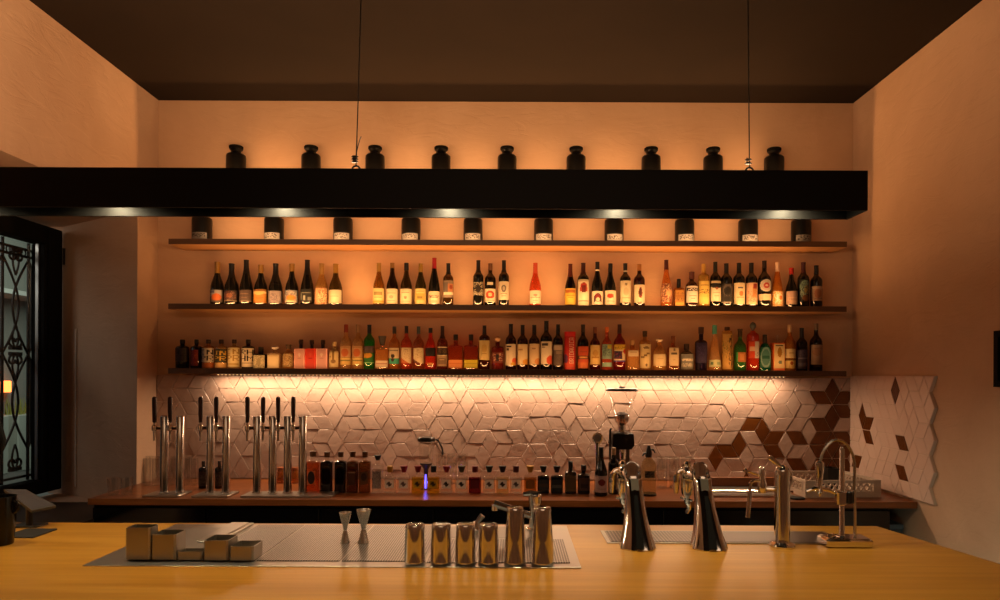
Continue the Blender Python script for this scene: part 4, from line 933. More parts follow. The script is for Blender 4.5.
B(546.3, 321, 11.6, 'bordeaux', '#120a08', (.18, '#0f0b0a'), [(.12, .58, '#e6d4b8', [('c', .78, .18, .3, .2, '#d8502c'), ('r', .12, .82, .6, .94, '#3a2c28'), txt(.72, '#4a3a34', .12, .4, .05)])], 'tallest dark bottle of the blot label series, with red blot')
B(558, 324.5, 10, 'bordeaux', '#160c0a', (.2, '#0f0b0a'), [(.10, .56, '#5c4c46', [('r', .05, .75, .9, .95, '#b4a090'), ('r', .3, .55, .8, .7, '#8a7668'), ('s', 0, 0, 1, .5, '#74625a', .3)])], 'dark bottle with smoky grey label beside the red tube')
t = thing('bottle_tube', (X(570, BS, 350), BS, ST[0] + .0008), 'bright red cardboard tube with white vertical lettering', 'bottle tube', G)
R = 5.6 * BS / F; h = Z(570, 332, BS) - ST[0] - .0008
MB().lathe([(0, R), (.002, R + .0006), (.01, R + .0006), (.0105, R), (h - .022, R), (h - .0215, R + .0007), (h - .001, R + .0007), (h, R - .001)], 28).build('tube', mat('tube_red', lin('#b81a18'), .4), t)
MB().lathe([(h - .0005, R - .0012), (h + .0016, R - .0014), (h + .0018, R - .006)], 28).build('lid', mat('tube_lid', lin('#c03a30'), .35), t)
label_patch(lambda z, a: (R * math.cos(a), R * math.sin(a)), h, .05, .88, '#c01c18', [('r', 0, 0, 1, .16, '#d84a2c'), ('c', .12, .3, .22, .14, '#5a2a5a'), ('W', 'BRIDAVICA', .42, .14, .78, .96, '#eec8b0')], t, 72, 22, 66, 'printed_wrap', 4)
B(583, 324.5, 11.2, 'round', '#0c0a08', (.17, '#2a201a', 'screw'), [(.04, .52, '#c8502c', [('r', 0, .42, 1, .56, '#4a1c14'), ('r', .2, .46, .8, .52, '#d8a05c'), ('r', 0, 0, 1, .25, '#d87034'), txt(.75, '#a03a1c')])], 'black shouldered bottle with orange red label and dark stripe')
B(595, 327, 10.4, 'round', '#5a0c0c', (.14, '#6a3a20', 'screw'), [(.12, .58, '#e0bc74', [('c', .5, .98, .2, .06, '#e8d0a0'), ('c', .5, .6, .22, .16, '#c89a50'), ('r', .1, 0, .9, .05, '#7a3a20'), txt(.35, '#b8863c', .2, .8, .08)])], 'dark red bottle with pale gold scalloped label')
B(606.8, 327, 10.4, 'round', '#d8603c', (.12, '#c86a34', 'screw'), [(.26, .60, '#8aa89a', [('s', .1, .2, .9, .9, '#3a4a4c', .3), ('r', .5, .7, .95, .95, '#c8b83c')]), (.08, .18, '#9ac0b0', [])], 'orange pink bottle with pale blue label and mint band')
B(619.4, 324.5, 12, 'round', '#8c0a1a', (.2, '#3a2018'), [(.19, .56, '#e2cda4', [('r', 0, .68, 1, 1, '#e0b83c'), ('s', .1, .72, .9, .9, '#7a5a1c', .4), ('r', .05, .15, .62, .6, '#2c2444'), ('s', .05, .15, .62, .6, '#8a3050', .2), ('c', .85, .6, .16, .14, '#c02c1c'), ('r', 0, 0, 1, .08, '#5a4a9a')])], 'crimson bottle with yellow, cream and navy label')
B(632.5, 340, 11.4, 'square', '#e0a860', (.17, '#a07a50', 'cork'), [(.46, .66, '#e6cda8', [txt(.6, '#b89468', .2, .8, .12)])], 'small clear square bottle with narrow white label')
B(644.8, 331, 11.4, 'tall', '#d0a058', (.15, '#3a2616', 'cork'), [(.06, .66, '#e4cb94', [('c', .55, .85, .22, .06, '#8a6c40'), ('d', -.3, -.3, '#000000'), ('r', .15, .42, .4, .5, '#8a6c3c'), ('r', .35, .5, .6, .57, '#8a6c3c'), ('r', .55, .57, .8, .64, '#8a6c3c'), ('c', .55, .14, .08, .05, '#6a4c2c')])], 'pale bottle with cream label and brown slanting sketch')
B(659.3, 338, 13, 'dome', '#e0ae6a', (.14, '#c8b49a', 'ball'), [(.14, .50, '#ecd2a2', [txt(.6, '#c8a870', .3, .7, .06)])], 'domed clear bottle with plain broad cream label')
B(673, 336, 10.4, 'square', '#b86a2c', (.2, '#6a3a1c', 'screw'), [(.14, .66, '#e6cca2', [('r', .2, .6, .8, .74, '#6a5a48'), ('r', .4, .8, .65, .95, '#8a7458'), txt(.3, '#b89a70', .35, .65)])], 'orange brown square bottle with tall cream label')
B(686.6, 344, 13, 'squat', '#8a7c6c', (.22, '#2a1a14', 'screw'), [(.06, .62, '#82807c', [('s', .08, .52, .92, .7, '#efe2cc', .75), ('s', .1, .15, .9, .4, '#c8c0b0', .5), ('r', 0, .92, 1, 1, '#a09c94')])], 'squat grey blue labelled bottle with white lettering marks')
B(701, 327, 12, 'shouldered', '#28183a', (.16, '#3a2014', 'cork'), [(.18, .64, '#2e2048', [('s', .1, .1, .9, .9, '#4a3a6a', .2)])], 'tall deep violet bottle with matching violet label')
B(714.5, 325, 12.6, 'cone', '#e8b878', (.2, '#4a9484', 'screw'), [(.085, .24, '#d8d8a8', [('r', .15, .3, .3, .7, '#6a8a6a'), ('r', .55, .3, .85, .7, '#9aae84')])], 'cone shaped clear bottle with teal cap and pale green label')
B(727, 327, 10.6, 'cylinder', '#dcae5c', (.08, '#4a3018', 'screw'), [(.04, .84, '#d8a858', [('s', .5, .1, .95, .95, '#4a2c14', .4), ('s', 0, .3, .45, .8, '#8a7a2c', .25), ('r', .68, .05, .78, .95, '#5a3418')])], 'straight pale yellow bottle printed with dark leafy vine')
B(740, 330.5, 11.8, 'round', '#3f8a3c', (.16, '#3a2a18', 'crown'), [(.22, .46, '#b8743a', [('r', .3, .2, .7, .8, '#d08a4c'), ('r', 0, 0, .15, 1, '#3aa858')], 50)], 'green bottle with little crown stopper and orange label')
B(752.8, 322, 12, 'tall', '#d8401c', (.18, '#4c5450', 'ball'), [(.26, .60, '#d8481c', [('r', .1, .42, .95, .7, '#f0c0a0'), ('r', .5, 0, .95, 1, '#d8ccc4'), ('s', .5, .1, .9, .4, '#8a8490', .3)], 60)], 'bright orange red bottle with white cross shaped label')
B(764.8, 334.7, 11.8, 'flask', '#0f7a5e', (.24, '#2a2218', 'cork'), [(.10, .66, '#0f6a50', [('c', .5, .5, .44, .5, '#7fa8a0'), ('c', .5, .5, .34, .4, '#4a8078'), ('r', .2, .42, .8, .56, '#1c5a4a')])], 'teal green flask with oval blue green label')
t = thing('spirit_carton', (X(777.6, BS, 350), BS, ST[0] + .0008), 'orange carton with cream label and golden brown circle', 'carton', G)
R = 5.6 * BS / F; h = Z(777, 343, BS) - ST[0] - .0008; ht = Z(777, 335, BS) - ST[0] - .0008
MB().box(-R, R, -R * .8, R * .8, 0, h, .001).build('carton', mat('carton_orange', lin('#b8541c'), .5), t)
MB().lathe([(h, .011), (ht - .012, .010), (ht - .011, .013), (ht, .012)], 14).build('bottle_neck', M_CLEAR, t)
label_patch(lambda zz, a: (R * math.tan(a + PI / 2) , -R * .8), h, .1, .96, '#ecd098', [('c', .55, .66, .26, .2, '#b07c24'), ('c', .6, .25, .2, .09, '#7a8474'), ('r', .1, .92, .9, .95, '#5a4428')], t, 42, 18, 22, 'printed_front', 7)
B(789.6, 325, 11.2, 'round', '#d08c34', (.16, '#c0a07c', 'screw'), [(.06, .25, '#eac87c', [('c', .5, .6, .12, .2, '#a0501c'), ('r', 0, .9, 1, 1, '#7a5a24')]), (.28, .48, '#ecd2a0', [txt(.5, '#b8945c', .3, .7, .1)])], 'golden bottle with two stacked cream labels')
B(801.7, 328, 10.6, 'bordeaux', '#140d18', (.22, '#141014'), [(.06, .50, '#443a58', [('r', .1, .5, .9, .56, '#8a84a0'), ('r', .1, .1, .9, .3, '#6a6480'), ('s', .2, .6, .8, .95, '#5a5070', .4)])], 'dark bottle with dusky violet blue label near the right shelf end')
B(816, 323.5, 12.2, 'round', '#1c0e0a', (.14, '#7a6450'), [(.14, .55, '#d8b49c', [('c', .4, .62, .3, .18, '#d09a78'), ('r', 0, .1, 1, .13, '#6a4434'), txt(.8, '#b88c70', .2, .8)])], 'dark wine bottle with rosy cream label at the right end of the lowest shelf', name='wine_bottle')

# ------------------------------------------------------------------ black apothecary bottles
apo = [(0, .94), (.012, 1), (.66, 1), (.72, .97), (.765, .82), (.79, .60), (.81, .51), (.85, .51), (.89, .62), (.905, .68), (.94, .72), (.955, .6), (1, .58)]
ordw = ['leftmost', 'second', 'third', 'fourth', 'fifth', 'sixth', 'seventh', 'eighth', 'ninth', 'tenth']
M_APO = mat('black_stoneware', lin('#070605'), .35, 0, .3)
def apothecary(px, zs, D, label, group):
    h = .232; R = .0655
    t = thing('apothecary_bottle', (X(px, D, 240 if zs < 2.7 else 180), D, zs + .0006), label, 'bottle', group)
    MB().lathe([(z * h, r * R) for z, r in apo[:10]], 26).build('body', M_APO, t)
    MB().lathe([(apo[9][0] * h + .0002, .62 * R), (.93 * h, .71 * R), (.985 * h, .72 * R), (h, .66 * R)], 22).build('stopper', mat('black_stopper', lin('#0b0908'), .8, 0, .1), t)
    label_patch(lambda z, a: (R * math.cos(a), R * math.sin(a)), h, .07, .27, '#a29a90', [('s', .08, .3, .92, .85, '#544c44', .4), ('r', 0, 0, 1, .12, '#8e877c')], t, 52, 20, 8, 'label', int(px))
for k, px in enumerate((236, 311, 375, 441, 507, 576, 651, 713, 774)):
    apothecary(px, ST[3], 4.58, f'{ordw[k]} of nine black stoppered bottles along the topmost shelf' + ('' if k == 0 else ', counted from the left wall'), 'black bottles on the topmost shelf')
for k, px in enumerate((202, 274, 343, 411, 473, 543.5, 614, 684.5, 748, 801)):
    apothecary(px, ST[2], 4.58, f'{ordw[k]} of ten black white-labelled bottles under the beam' + ('' if k == 0 else ', counted from the left wall'), 'black bottles on the shelf below the beam')

# ------------------------------------------------------------------ back counter
# slim beer columns
lab8 = ['slim steel beer column nearest the left wall', 'second slim steel beer column from the left wall', 'left column of the middle pair of steel beer taps', 'right column of the middle pair of steel beer taps',
        'first column of the right-hand four steel beer taps', 'second column of the right-hand four steel beer taps', 'third column of the right-hand four steel beer taps', 'last column of the right-hand four, beside the amber bottle']
M_COL = mat('column_steel', (.66, .63, .60), .16, 1.)
for k, px in enumerate((164.4, 180, 210.4, 226, 257, 272.6, 287.6, 302.6)):
    D = 4.04; z0 = ZCTR + .0125
    t = thing('beer_column', (X(px, D, 490), D, z0), lab8[k], 'beer tap', 'slim beer columns on the back counter')
    h = Z(px, 416, D) - z0
    MB().lathe([(0, .030), (.006, .030), (.008, .0245), (h - .004, .0245), (h, .0225)], 24).build('column', M_COL, t)
    zf = Z(px, 428, D) - z0; xo = -.052
    fb = MB(); fb.tube([(-.02, -.01, zf), (xo, -.02, zf)], .011, 10); fb.lathe([(zf - .018, .010), (zf - .012, .015), (zf + .014, .015), (zf + .02, .008), (zf + .034, .006)], 14, (xo, -.02, 0))
    fb.build('faucet', M_CHROME, t)
    MB().tube([(xo, -.02, zf - .017), (xo + .001, -.022, zf - .04), (xo + .002, -.026, Z(px, 440.5, D) - z0)], [.008, .007, .0055], 8).build('spout', M_CHROME, t)
    zh0, zh1 = zf + .034, Z(px, 396.5, D) - z0
    MB().lathe([(zh0, .007), (zh0 + .004, .0105), (zh0 + .06, .0125), (zh1 - .02, .0135), (zh1 - .006, .012), (zh1, .005)], 12, (xo, -.02, 0)).build('handle', M_WALNUT, t)
for (a, b, lab) in ((150, 186, 'thin steel drip plate under the left beer columns'), (198, 234, 'thin steel drip plate under the middle beer columns'), (246, 336, 'thin steel drip plate under the right four beer columns')):
    D = 4.04; xa, xb = X(a, D, 492), X(b, D, 492)
    t = thing('drip_plate', ((xa + xb) / 2, D, ZCTR), lab, 'tray', 'beer drip plates')
    w = (xb - xa) / 2
    pl = MB(); pl.box(-w, w, -.09, .08, .0004, .012, .003); pl.build('plate', M_BRUSH, t)

# squared syrup bottles, opaque dark and clear
G = 'decanters lined up on the back counter'
CK, D0 = '#5a3a20', 4.16
def K(px, top, w, shape, glass, cap, lab, label, fill=.66, name='decanter', D=D0, zb=None, **k):
    bottle(px, top, w, D, ZCTR if zb is None else zb, shape, glass, cap, lab, label, G, fill, name, **k)
K(313, 451, 13, 'carafe', '#c8602a', (.14, CK, 'cork'), [(.2, .54, '#c0622c', [('c', .5, .5, .46, .46, '#2a1410')], 32)], 'tall square bottle of orange amber liquid beside the beer columns', .74)
K(327, 451.6, 11.6, 'carafe', '#140806', (.14, CK, 'cork'), [], 'corked square bottle of nearly black liquid, second in the line', .76)
K(340.7, 451.4, 11, 'carafe', '#0a0706', (.14, CK, 'cork'), [], 'corked square bottle of black liquid, third in the line', .76)
K(352.8, 451.4, 11, 'carafe', '#54290f', (.14, CK, 'cork'), [(.2, .52, '#4a2710', [('r', 0, .9, 1, 1, '#9a7a5c')], 34)], 'corked square bottle of dark brown liquid, fourth in the line', .76)
K(365, 451.4, 11, 'carafe', '#7a4a1e', (.14, CK, 'cork'), [(.2, .52, '#6a4420', [('c', .5, .6, .4, .3, '#3a2412')], 34)], 'corked square bottle of lighter brown liquid, fifth in the line', .76)
K(377.7, 455, 11, 'carafe', '#e2d6cc', (.14, '#17100e', 'wedge'), [(.12, .58, '#a89a94', [('s', 0, 0, 1, 1, '#5a4c4e', .35)], 40)], 'clear square bottle with black pourer and grey label', .6)
smalls = [(390, '#e6dace', '#a87a1c', '#3a2a20', 'small clear square bottle with mustard yellow stopper'),
          (404, '#e2d4ca', '#7a1420', '#5a3a34', 'small clear square bottle with crimson stopper, beside the mustard stopper one'),
          (418, '#e0b424', '#7a1420', '#3a2a10', 'small square bottle of yellow liquid with crimson stopper'),
          (433.6, '#e0b424', '#14181c', '#3a2a10', 'small square bottle of yellow liquid with black stopper'),
          (446.6, '#e2d4ca', '#7a141a', '#2a2020', 'small clear square bottle with crimson stopper, right of the yellow bottles'),
          (461.6, '#e6dace', '#3a3414', '#1c1614', 'small clear square bottle with olive stopper and black cross mark'),
          (475, '#7a0c14', '#6a1016', '#5a0a10', 'small square bottle of deep red liquid'),
          (489.3, '#e6dace', '#142a20', '#4a3a34', 'small clear square bottle with dark green stopper'),
          (502.5, '#dcc898', '#15120e', '#2a1c14', 'small square bottle of pale straw liquid with black stopper'),
          (516, '#e6dace', '#4a1414', '#4a3a38', 'small clear square bottle with dark maroon stopper'),
          (530.2, '#d0903a', '#b08420', '#8a5414', 'small square bottle of amber liquid with yellow stopper')]
for k, (px, gl, cc, mk, lb) in enumerate(smalls):
    lab_ = [(.18, .50, mk if px in (475, 530.2) else '#f2e6da' if gl != '#e0b424' else '#c89c1c', [('c', .5, .5, .14, .3, mk), ('r', .18, .44, .82, .56, mk), ('c', .36, .62, .1, .1, mk), ('c', .64, .36, .1, .1, mk)], 36)]
    K(px, 465.8, 12.4, 'cube', gl, (.24, cc, 'wedge' if k % 3 else 'cork'), lab_, lb, .56, half=40)
K(543.3, 465.8, 11.6, 'cube', '#141818', (.24, '#141e18', 'wedge'), [(.12, .52, '#2c3034', [('r', 0, .3, 1, .6, '#4a3a30')], 40)], 'small dark square bottle with greenish black stopper', .62)
K(556.8, 465.8, 12, 'cube', '#0c1012', (.24, '#0c0c0e', 'wedge'), [(.12, .52, '#20262a', [('r', 0, .25, 1, .5, '#54504a')], 40)], 'small near black square bottle with round black stopper', .62)
K(570.5, 461, 11.2, 'square', '#2a200e', (.3, '#0e0b0a', 'screw'), [(.08, .56, '#6a5030', [('r', .1, .1, .9, .9, '#5a4426')])], 'olive square bottle with tall black cap and tan label', .95)
K(583.6, 465, 12, 'square', '#120c0a', (.2, '#1c120c', 'cork'), [(.12, .58, '#4a3028', [('r', .2, .2, .8, .5, '#2a1816')])], 'squat dark bottle with brownish label', .95)
K(601, 447, 13, 'burgundy', 'K', (.2, BLK), [(.08, .42, '#b0908a', [('c', .5, .6, .22, .2, '#6a1c18'), txt(.2, '#8a6a64')])], 'tall black wine bottle on the back counter, pinkish label with red dot', .95, name='wine_bottle', D=4.08)
K(613.6, 447.5, 11, 'bordeaux', 'K', (.16, '#b09a78'), [(.1, .5, '#4a3a30', [('r', .2, .2, .8, .8, '#5a483c')])], 'dark wine bottle with cream capsule, standing before the coffee grinder', .95, name='wine_bottle', D=4.15)
for px, lb in ((203.4, 'small dark brown bottle beside the middle beer columns'), (219.5, 'small dark brown bottle showing between the middle beer columns')):
    K(px, 461, 9, 'tall', '#1c0c06', (.16, '#2a1610', 'screw'), [(.1, .62, '#2a1a12', [('s', 0, .2, 1, .8, '#5a4a3c', .25)])], lb, .95, name='spirit_bottle', D=4.28)

# chrome column with round lens medallion
t = thing('medallion_tap', (X(597, 4.2, 490), 4.2, ZCTR), 'chrome tap column with round medallion head beside the black wine bottle', 'beer tap')
zm = Z(597, 438, 4.2) - ZCTR
MB().lathe([(0, .03), (.008, .03), (.012, .014), (zm - .05, .013), (zm - .03, .016), (zm - .024, .01)], 18).build('column', M_CHROME, t)
def disc(mb, c, r, y0, y1, n=24, sx=1.):
    return mb.loft([[(c[0] + sx * r * math.cos(2 * PI * i / n), y0, c[2] + r * math.sin(2 * PI * i / n)) for i in range(n)], [(c[0] + sx * r * math.cos(2 * PI * i / n), y1, c[2] + r * math.sin(2 * PI * i / n)) for i in range(n)]])
disc(MB(), (0, 0, zm), .036, -.014, .012, sx=.9).build('medallion', M_CHROME, t)
disc(MB(), (0, 0, zm), .026, -.016, -.0142, sx=.9).build('medallion_face', mat('medallion_enamel', lin('#8c8a92'), .25), t)

# coffee grinder
D = 4.42
t = thing('coffee_grinder', (X(621, D, 480), D, ZCTR), 'black coffee grinder with lidded glass bean hopper', 'coffee grinder')
gz = lambda y: Z(621, y, D) - ZCTR
b_ = MB()
sq = lambda w, d, z, y=0: [(-w, y - d, z), (w, y - d, z), (w, y + d, z), (-w, y + d, z)]
b_.loft([sq(.058, .085, 0), sq(.058, .085, .02), sq(.052, .05, .03, .03), sq(.052, .05, gz(448), .03)]); b_.build('base_column', mat('grinder_grey', lin('#4a423c'), .4, .3), t)
MB().loft([sq(.054, .085, gz(448)), sq(.072, .092, gz(444)), sq(.066, .09, gz(433)), sq(.058, .08, gz(432))]).build('motor_head', M_CAB, t)
b_ = MB(); b_.lathe([(gz(432), .026), (gz(425), .026), (gz(424), .03), (gz(421), .045), (gz(415.5), .054), (gz(414.5), .05)], 20, (0, -.02, 0)); b_.build('hopper_collar', M_STEEL, t)
MB().lathe([(gz(419), .04), (gz(408), .066), (gz(391), .102)], 24, (0, -.02, 0), cap=(False, False)).build('hopper', M_CLEAR, t)
MB().lathe([(gz(420), .035), (gz(416.5), .046), (gz(414), .046), (gz(412), .02)], 18, (0, -.02, 0)).build('coffee_beans', mat('coffee_beans', lin('#3a2012'), .6), t)
MB().lathe([(gz(391), .106), (gz(390), .108), (gz(388.6), .100), (gz(387.8), .03), (gz(387), .02), (gz(386.4), .018)], 28, (0, -.02, 0)).build('lid', M_PLAST, t)
MB().tube([(-.078, -.03, gz(472)), (-.078, -.03, gz(430)), (-.07, -.03, gz(428))], .007, 8).build('dosing_arm', M_PLAST, t)
b_ = MB(); b_.tube([(-.02, -.08, gz(462)), (.0, -.10, gz(464)), (.03, -.09, gz(462))], .006, 8); b_.lathe([(gz(458), .02), (gz(452), .024), (gz(448.4), .022)], 16, (0, -.06, 0)); b_.build('portafilter_fork', M_CHROME, t)

# soda siphon
D = 4.10
t = thing('soda_siphon', (X(648.5, D, 490), D, ZCTR + .0006), 'clear glass soda siphon with black head beside stacked glasses', 'siphon')
gz = lambda y: Z(648.5, y, D) - ZCTR
MB().lathe([(0, .038), (.004, .044), (.01, .046), (gz(466), .046), (gz(462), .041), (gz(459), .026), (gz(457.5), .016), (gz(456.5), .015)], 24).build('glass_body', liquid('#dcc498'), t)
h_ = MB(); h_.lathe([(gz(457.6) + .001, .019), (gz(454), .022), (gz(451), .018), (gz(448), .012), (gz(445.5), .008)], 16); h_.tube([(0, 0, gz(453)), (-.03, -.005, gz(453.5)), (-.04, -.006, gz(456))], [.008, .007, .005], 8); h_.tube([(.0, 0, gz(449)), (.03, 0, gz(450)), (.04, 0, gz(453))], [.006, .006, .004], 8)
h_.build('head', M_PLAST, t)
label_patch(lambda z, a: (.046 * math.cos(a), .046 * math.sin(a)), gz(466), .62, .85, '#6a5a48', [('s', 0, 0, 1, 1, '#2c241c', .45)], t, 40, 16, 10, 'label', 8)
MB().lathe([(-.0004, .047), (.012, .0475), (.013, .0465)], 24, cap=(True, False)).build('base_ring', M_PLAST, t)

# tumblers
def tumbler(px, D, base, r0, r1, h, label, group, n=18):
    t = thing('glass_tumbler', (X(px, D, 480), D, base + .0006), label, 'glass', group)
    MB().lathe([(0, r0 * .9), (.003, r0), (h, r1), (h, r1 - .0018), (.008, r0 - .002)], n).build('glass', M_CLEAR, t)
    return t
for k, px in enumerate((113.5, 127)):
    tumbler(px, 4.03, ZCTR, .030, .034, .105, ['left of two clear glasses at the left end of the back counter', 'right of two clear glasses at the left end of the back counter'][k], 'glasses at the counter end')
rr = random.Random(5)
ordg = ['nearest the left wall', 'second from the left wall', 'third from the left wall', 'fourth from the left wall', 'fifth from the left wall', 'last before the small dark bottle']
for k, px in enumerate((147, 156, 172, 186.4, 194.6)):
    for row, D in enumerate((4.40, 4.52)):
        p2 = px if row == 0 else 513 + (px - 513) * 1.0 + 2.5
        if row and k == 4: continue
        tumbler(p2, D, ZCTR,   .024, .0255, .175, f'tall clear glass behind the beer columns, {"front" if row == 0 else "back"} row, ' + ordg[k], 'tall glasses behind the beer columns')
for px, lb in ((281, 'small jar of orange liquid behind the right beer columns'), (294.8, 'small jar of orange liquid near the right beer column end')):
    t = thing('preserve_jar', (X(px, 4.5, 480), 4.5, ZCTR + .0006), lb, 'jar', 'orange jars behind the beer columns')
    MB().lathe([(0, .024), (.004, .027), (.07, .027), (.08, .023), (.09, .022)], 18).build('glass', liquid('#b8702c'), t)
    MB().lathe([(.0905, .024), (.105, .024), (.107, .02)], 18).build('lid', mat('jar_lid', lin('#8a4a20'), .4), t)
for k, (px, D) in enumerate(((662, 4.38), (674, 4.40), (686, 4.42))):
    base = ZCTR
    for s in range(3):
        tumbler(px, D, base, .031, .037, .085, ['lowest', 'middle', 'topmost'][s] + ' glass of the ' + ['stack nearest the siphon', 'middle stack beside the siphon', 'stack farthest from the siphon'][k], 'stacked glasses beside the siphon')
        base += .0595
for k, px in enumerate((441, 452, 463)):
    base = ZCTR
    for s in range(3):
        tumbler(px, 4.5, base, .031, .036, .085, ['lowest', 'middle', 'topmost'][s] + ' glass of the ' + ['stack nearest the smoke carafe', 'middle stack behind the small bottles', 'stack farthest from the smoke carafe'][k], 'stacked glasses behind the decanters')
        base += .0595

# smoke infuser carafe with blue lamp
D = 4.28
t = thing('smoke_infuser', (X(426, D, 480), D, ZCTR), 'glass carafe with black disc lid and curved hose, lit blue below', 'infuser')
gz = lambda y: Z(426, y, D) - ZCTR
MB().lathe([(.0004, .032), (.006, .033), (.01, .014), (gz(476), .012), (gz(469), .016), (gz(464), .040), (gz(463), .040)], 20).build('stand', M_PLAST, t)
MB().lathe([(gz(463) + .0005, .036), (gz(460), .042), (gz(452), .046), (gz(443), .050), (gz(441.5), .052)], 22, cap=(True, False)).build('carafe', M_CLEAR, t)
MB().lathe([(gz(441.4), .050), (gz(441), .056), (gz(438), .056), (gz(437), .05)], 24).build('lid', M_PLAST, t)
xh = X(443, D, 455) - t.location.x
MB().tube([(.05, 0, gz(439.5)), (.075, 0, gz(440)), (xh - .018, 0, gz(444)), (xh - .005, 0, gz(449)), (xh, 0, gz(455))], .0055, 8).build('hose', M_RUBBER, t)
bl = MB(); bl.box(-.0045, .0045, -.022, -.014, gz(488.5), gz(474), .002); bl.build('blue_lamp', mat('blue_led', (.1, .1, .9), .4, emit=(.14, .1, 1), es=3), t, False)
l = bpy.data.lights.new('blue_glow', 'POINT'); l.energy = .05; l.color = (.2, .15, 1); l.shadow_soft_size = .01
o = bpy.data.objects.new('blue_glow', l); COL.objects.link(o); o.location = (t.location.x, D - .05, ZCTR + .05)

# right end of the back counter
D = 4.20
t = thing('counter_tray', (X(742, D, 488), D, ZCTR), 'long steel counter tray with raised back rail below the brown tiles', 'tray')
w = .27
MB().box(-w, w, -.16, .2, .0004, .012, .003).build('tray', M_BRUSH, t)
MB().box(-w, w, .17, .2, .0125, .07, .003).build('back_rail', M_CTR, t)
MB().tube([(-w, -.12, .028), (w, -.12, .028)], .008, 8).build('front_rail', M_CHROME, t)
rk = thing('glass_rack', (X(842.5, 4.06, 492), 4.05, ZCTR + .0006), 'grey plastic dishwasher rack with lattice sides', 'rack', rz=math.radians(4))
w, dp, h = .232, .40, .104
def rack_side(x0, y0, x1, y1):
    m = MB(); a = Vector((x0, y0, 0)); b = Vector((x1, y1, 0)); d = (b - a); Ln = d.length; d.normalize(); nn = Vector((-d.y, d.x, 0)) * .006
    def bar(s0, z0, s1, z1, t_=.006):
        p, q = a + d * s0, a + d * s1; u = (q - p + Vector((0, 0, z1 - z0))).normalized(); v = u.cross(nn.normalized()) * t_
        P0, P1 = p + Vector((0, 0, z0)), q + Vector((0, 0, z1))
        m.loft([[P0 + v + nn, P0 - v + nn, P0 - v - nn, P0 + v - nn], [P1 + v + nn, P1 - v + nn, P1 - v - nn, P1 + v - nn]])
    bar(0, .018, Ln, .018, .018); bar(0, h - .009, Ln, h - .009, .009)
    bar(.022, .03, .022, h - .01, .022); bar(Ln - .022, .03, Ln - .022, h - .01, .022)
    s = .05
    while s < Ln - .06:
        bar(s, .034, s + .04, h - .016, .0035); bar(s + .04, .034, s, h - .016, .0035); s += .036
    return m
rm = M_GREYP
for nm, c in (('front_side', (-w, 0, w, 0)), ('rear_side', (w, dp, -w, dp)), ('left_side', (-w, dp, -w, 0)), ('right_side', (w, 0, w, dp))):
    rack_side(*c).build(nm, rm, rk, False)
fl_ = MB()
for k in range(9): fl_.box(-w + .01, w - .01, .01 + k * .042, .022 + k * .042, .001, .007)
for k in range(9): fl_.box(-w + .02 + k * .053, -w + .03 + k * .053, .01, dp - .01, .007, .012)
fl_.build('rack_floor', rm, rk, False)
t = thing('black_caddy', (X(830, 4.3, 480), 4.3, ZCTR + .0135), 'black box standing inside the grey rack', 'box')
MB().loft([[(-.032, -.04, 0), (.032, -.04, 0), (.032, .04, 0), (-.032, .04, 0)], [(-.036, -.045, .135), (.036, -.045, .135), (.036, .045, .135), (-.036, .045, .135)], [(-.030, -.04, .135), (.030, -.04, .135), (.030, .04, .135), (-.030, .04, .135)], [(-.028, -.035, .01), (.028, -.035, .01), (.028, .035, .01), (-.028, .035, .01)]]).build('body', M_PLAST, t, False)
tag(MB().loft([ell(0, 0, 0, .042, .03, 20), ell(0, 0, .008, .044, .032, 20), ell(0, 0, .012, .036, .025, 20)]).build('coaster', M_RUBBER), 'small black rubber puck on the counter before the rack', 'coaster').location = (X(797.5, 3.99, 495), 3.99, ZCTR + .0006)
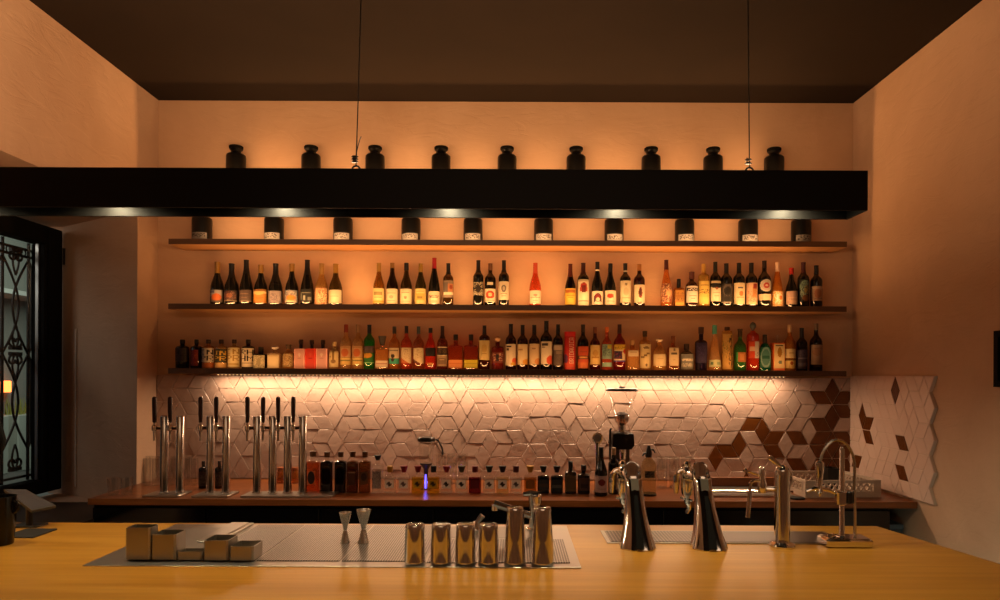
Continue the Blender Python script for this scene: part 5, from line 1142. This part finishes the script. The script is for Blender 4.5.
t = thing('supply_crate', (X(898, 3.9, 510), 4.12, 0), 'blue grey box low beside the end of the back cabinet', 'crate')
MB().box(-.0, .10, -.10, .2, 0, .74, .004).build('body', mat('crate_blue', lin('#3c4a52'), .5), t)
MB().box(-.004, .104, -.104, .204, .74, .77, .004).build('lid', mat('crate_lid', lin('#50606a'), .5), t)

# ------------------------------------------------------------------ added room fill behind the viewer, street light, camera
area('room_fill', (0, -1.6, 3.3), (3.2, 1.6), (0, .25, -1), 18, (1., .62, .36), 180)  # added warm fill, no lamp fixture stands here
area('street_light', (-6.2, 9.5, 4.6), (3, 1.5), (-.8, .1, -.6), 130, (.9, 1., .86), 180)
area('window_fill', (-4.6, 3.2, 3.0), (1.2, 1.2), (.8, .75, -.45), 11, (1., .9, .8), 180)  # added fill outside the window, brightens the niche jamb
area('passage_light', (1.95, 3.0, .35), (.5, .3), (.3, .2, .3), .6, (.75, 1., .85), 160)

w = bpy.data.worlds.new('world'); w.use_nodes = True; S.world = w
w.node_tree.nodes['Background'].inputs['Color'].default_value = (.05, .06, .08, 1); w.node_tree.nodes['Background'].inputs['Strength'].default_value = .3
cam = bpy.data.cameras.new('camera'); co = bpy.data.objects.new('camera', cam); COL.objects.link(co); S.camera = co
cam.sensor_width = 36; cam.lens = F / 1000 * 36; cam.shift_x = -(VX - 500) / 1000; cam.shift_y = (VY - 300) / 1000
cam.clip_start = .05
co.matrix_world = Matrix.Translation((0, 0, EYE)) @ Matrix.Rotation(PI / 2, 4, 'X') @ Matrix.Rotation(ROLL, 4, 'Z')
vs = S.view_settings; vs.view_transform = 'Standard'; vs.look = 'None'; vs.gamma = 1; vs.exposure = 0; vs.use_curve_mapping = False
S.display_settings.display_device = 'sRGB'
cy = S.cycles; cy.use_denoising = True; cy.max_bounces = 10; cy.diffuse_bounces = 4; cy.glossy_bounces = 5; cy.transmission_bounces = 6; cy.transparent_max_bounces = 40
cy.caustics_reflective = True; cy.caustics_refractive = False; cy.sample_clamp_indirect = 4; cy.use_light_tree = True
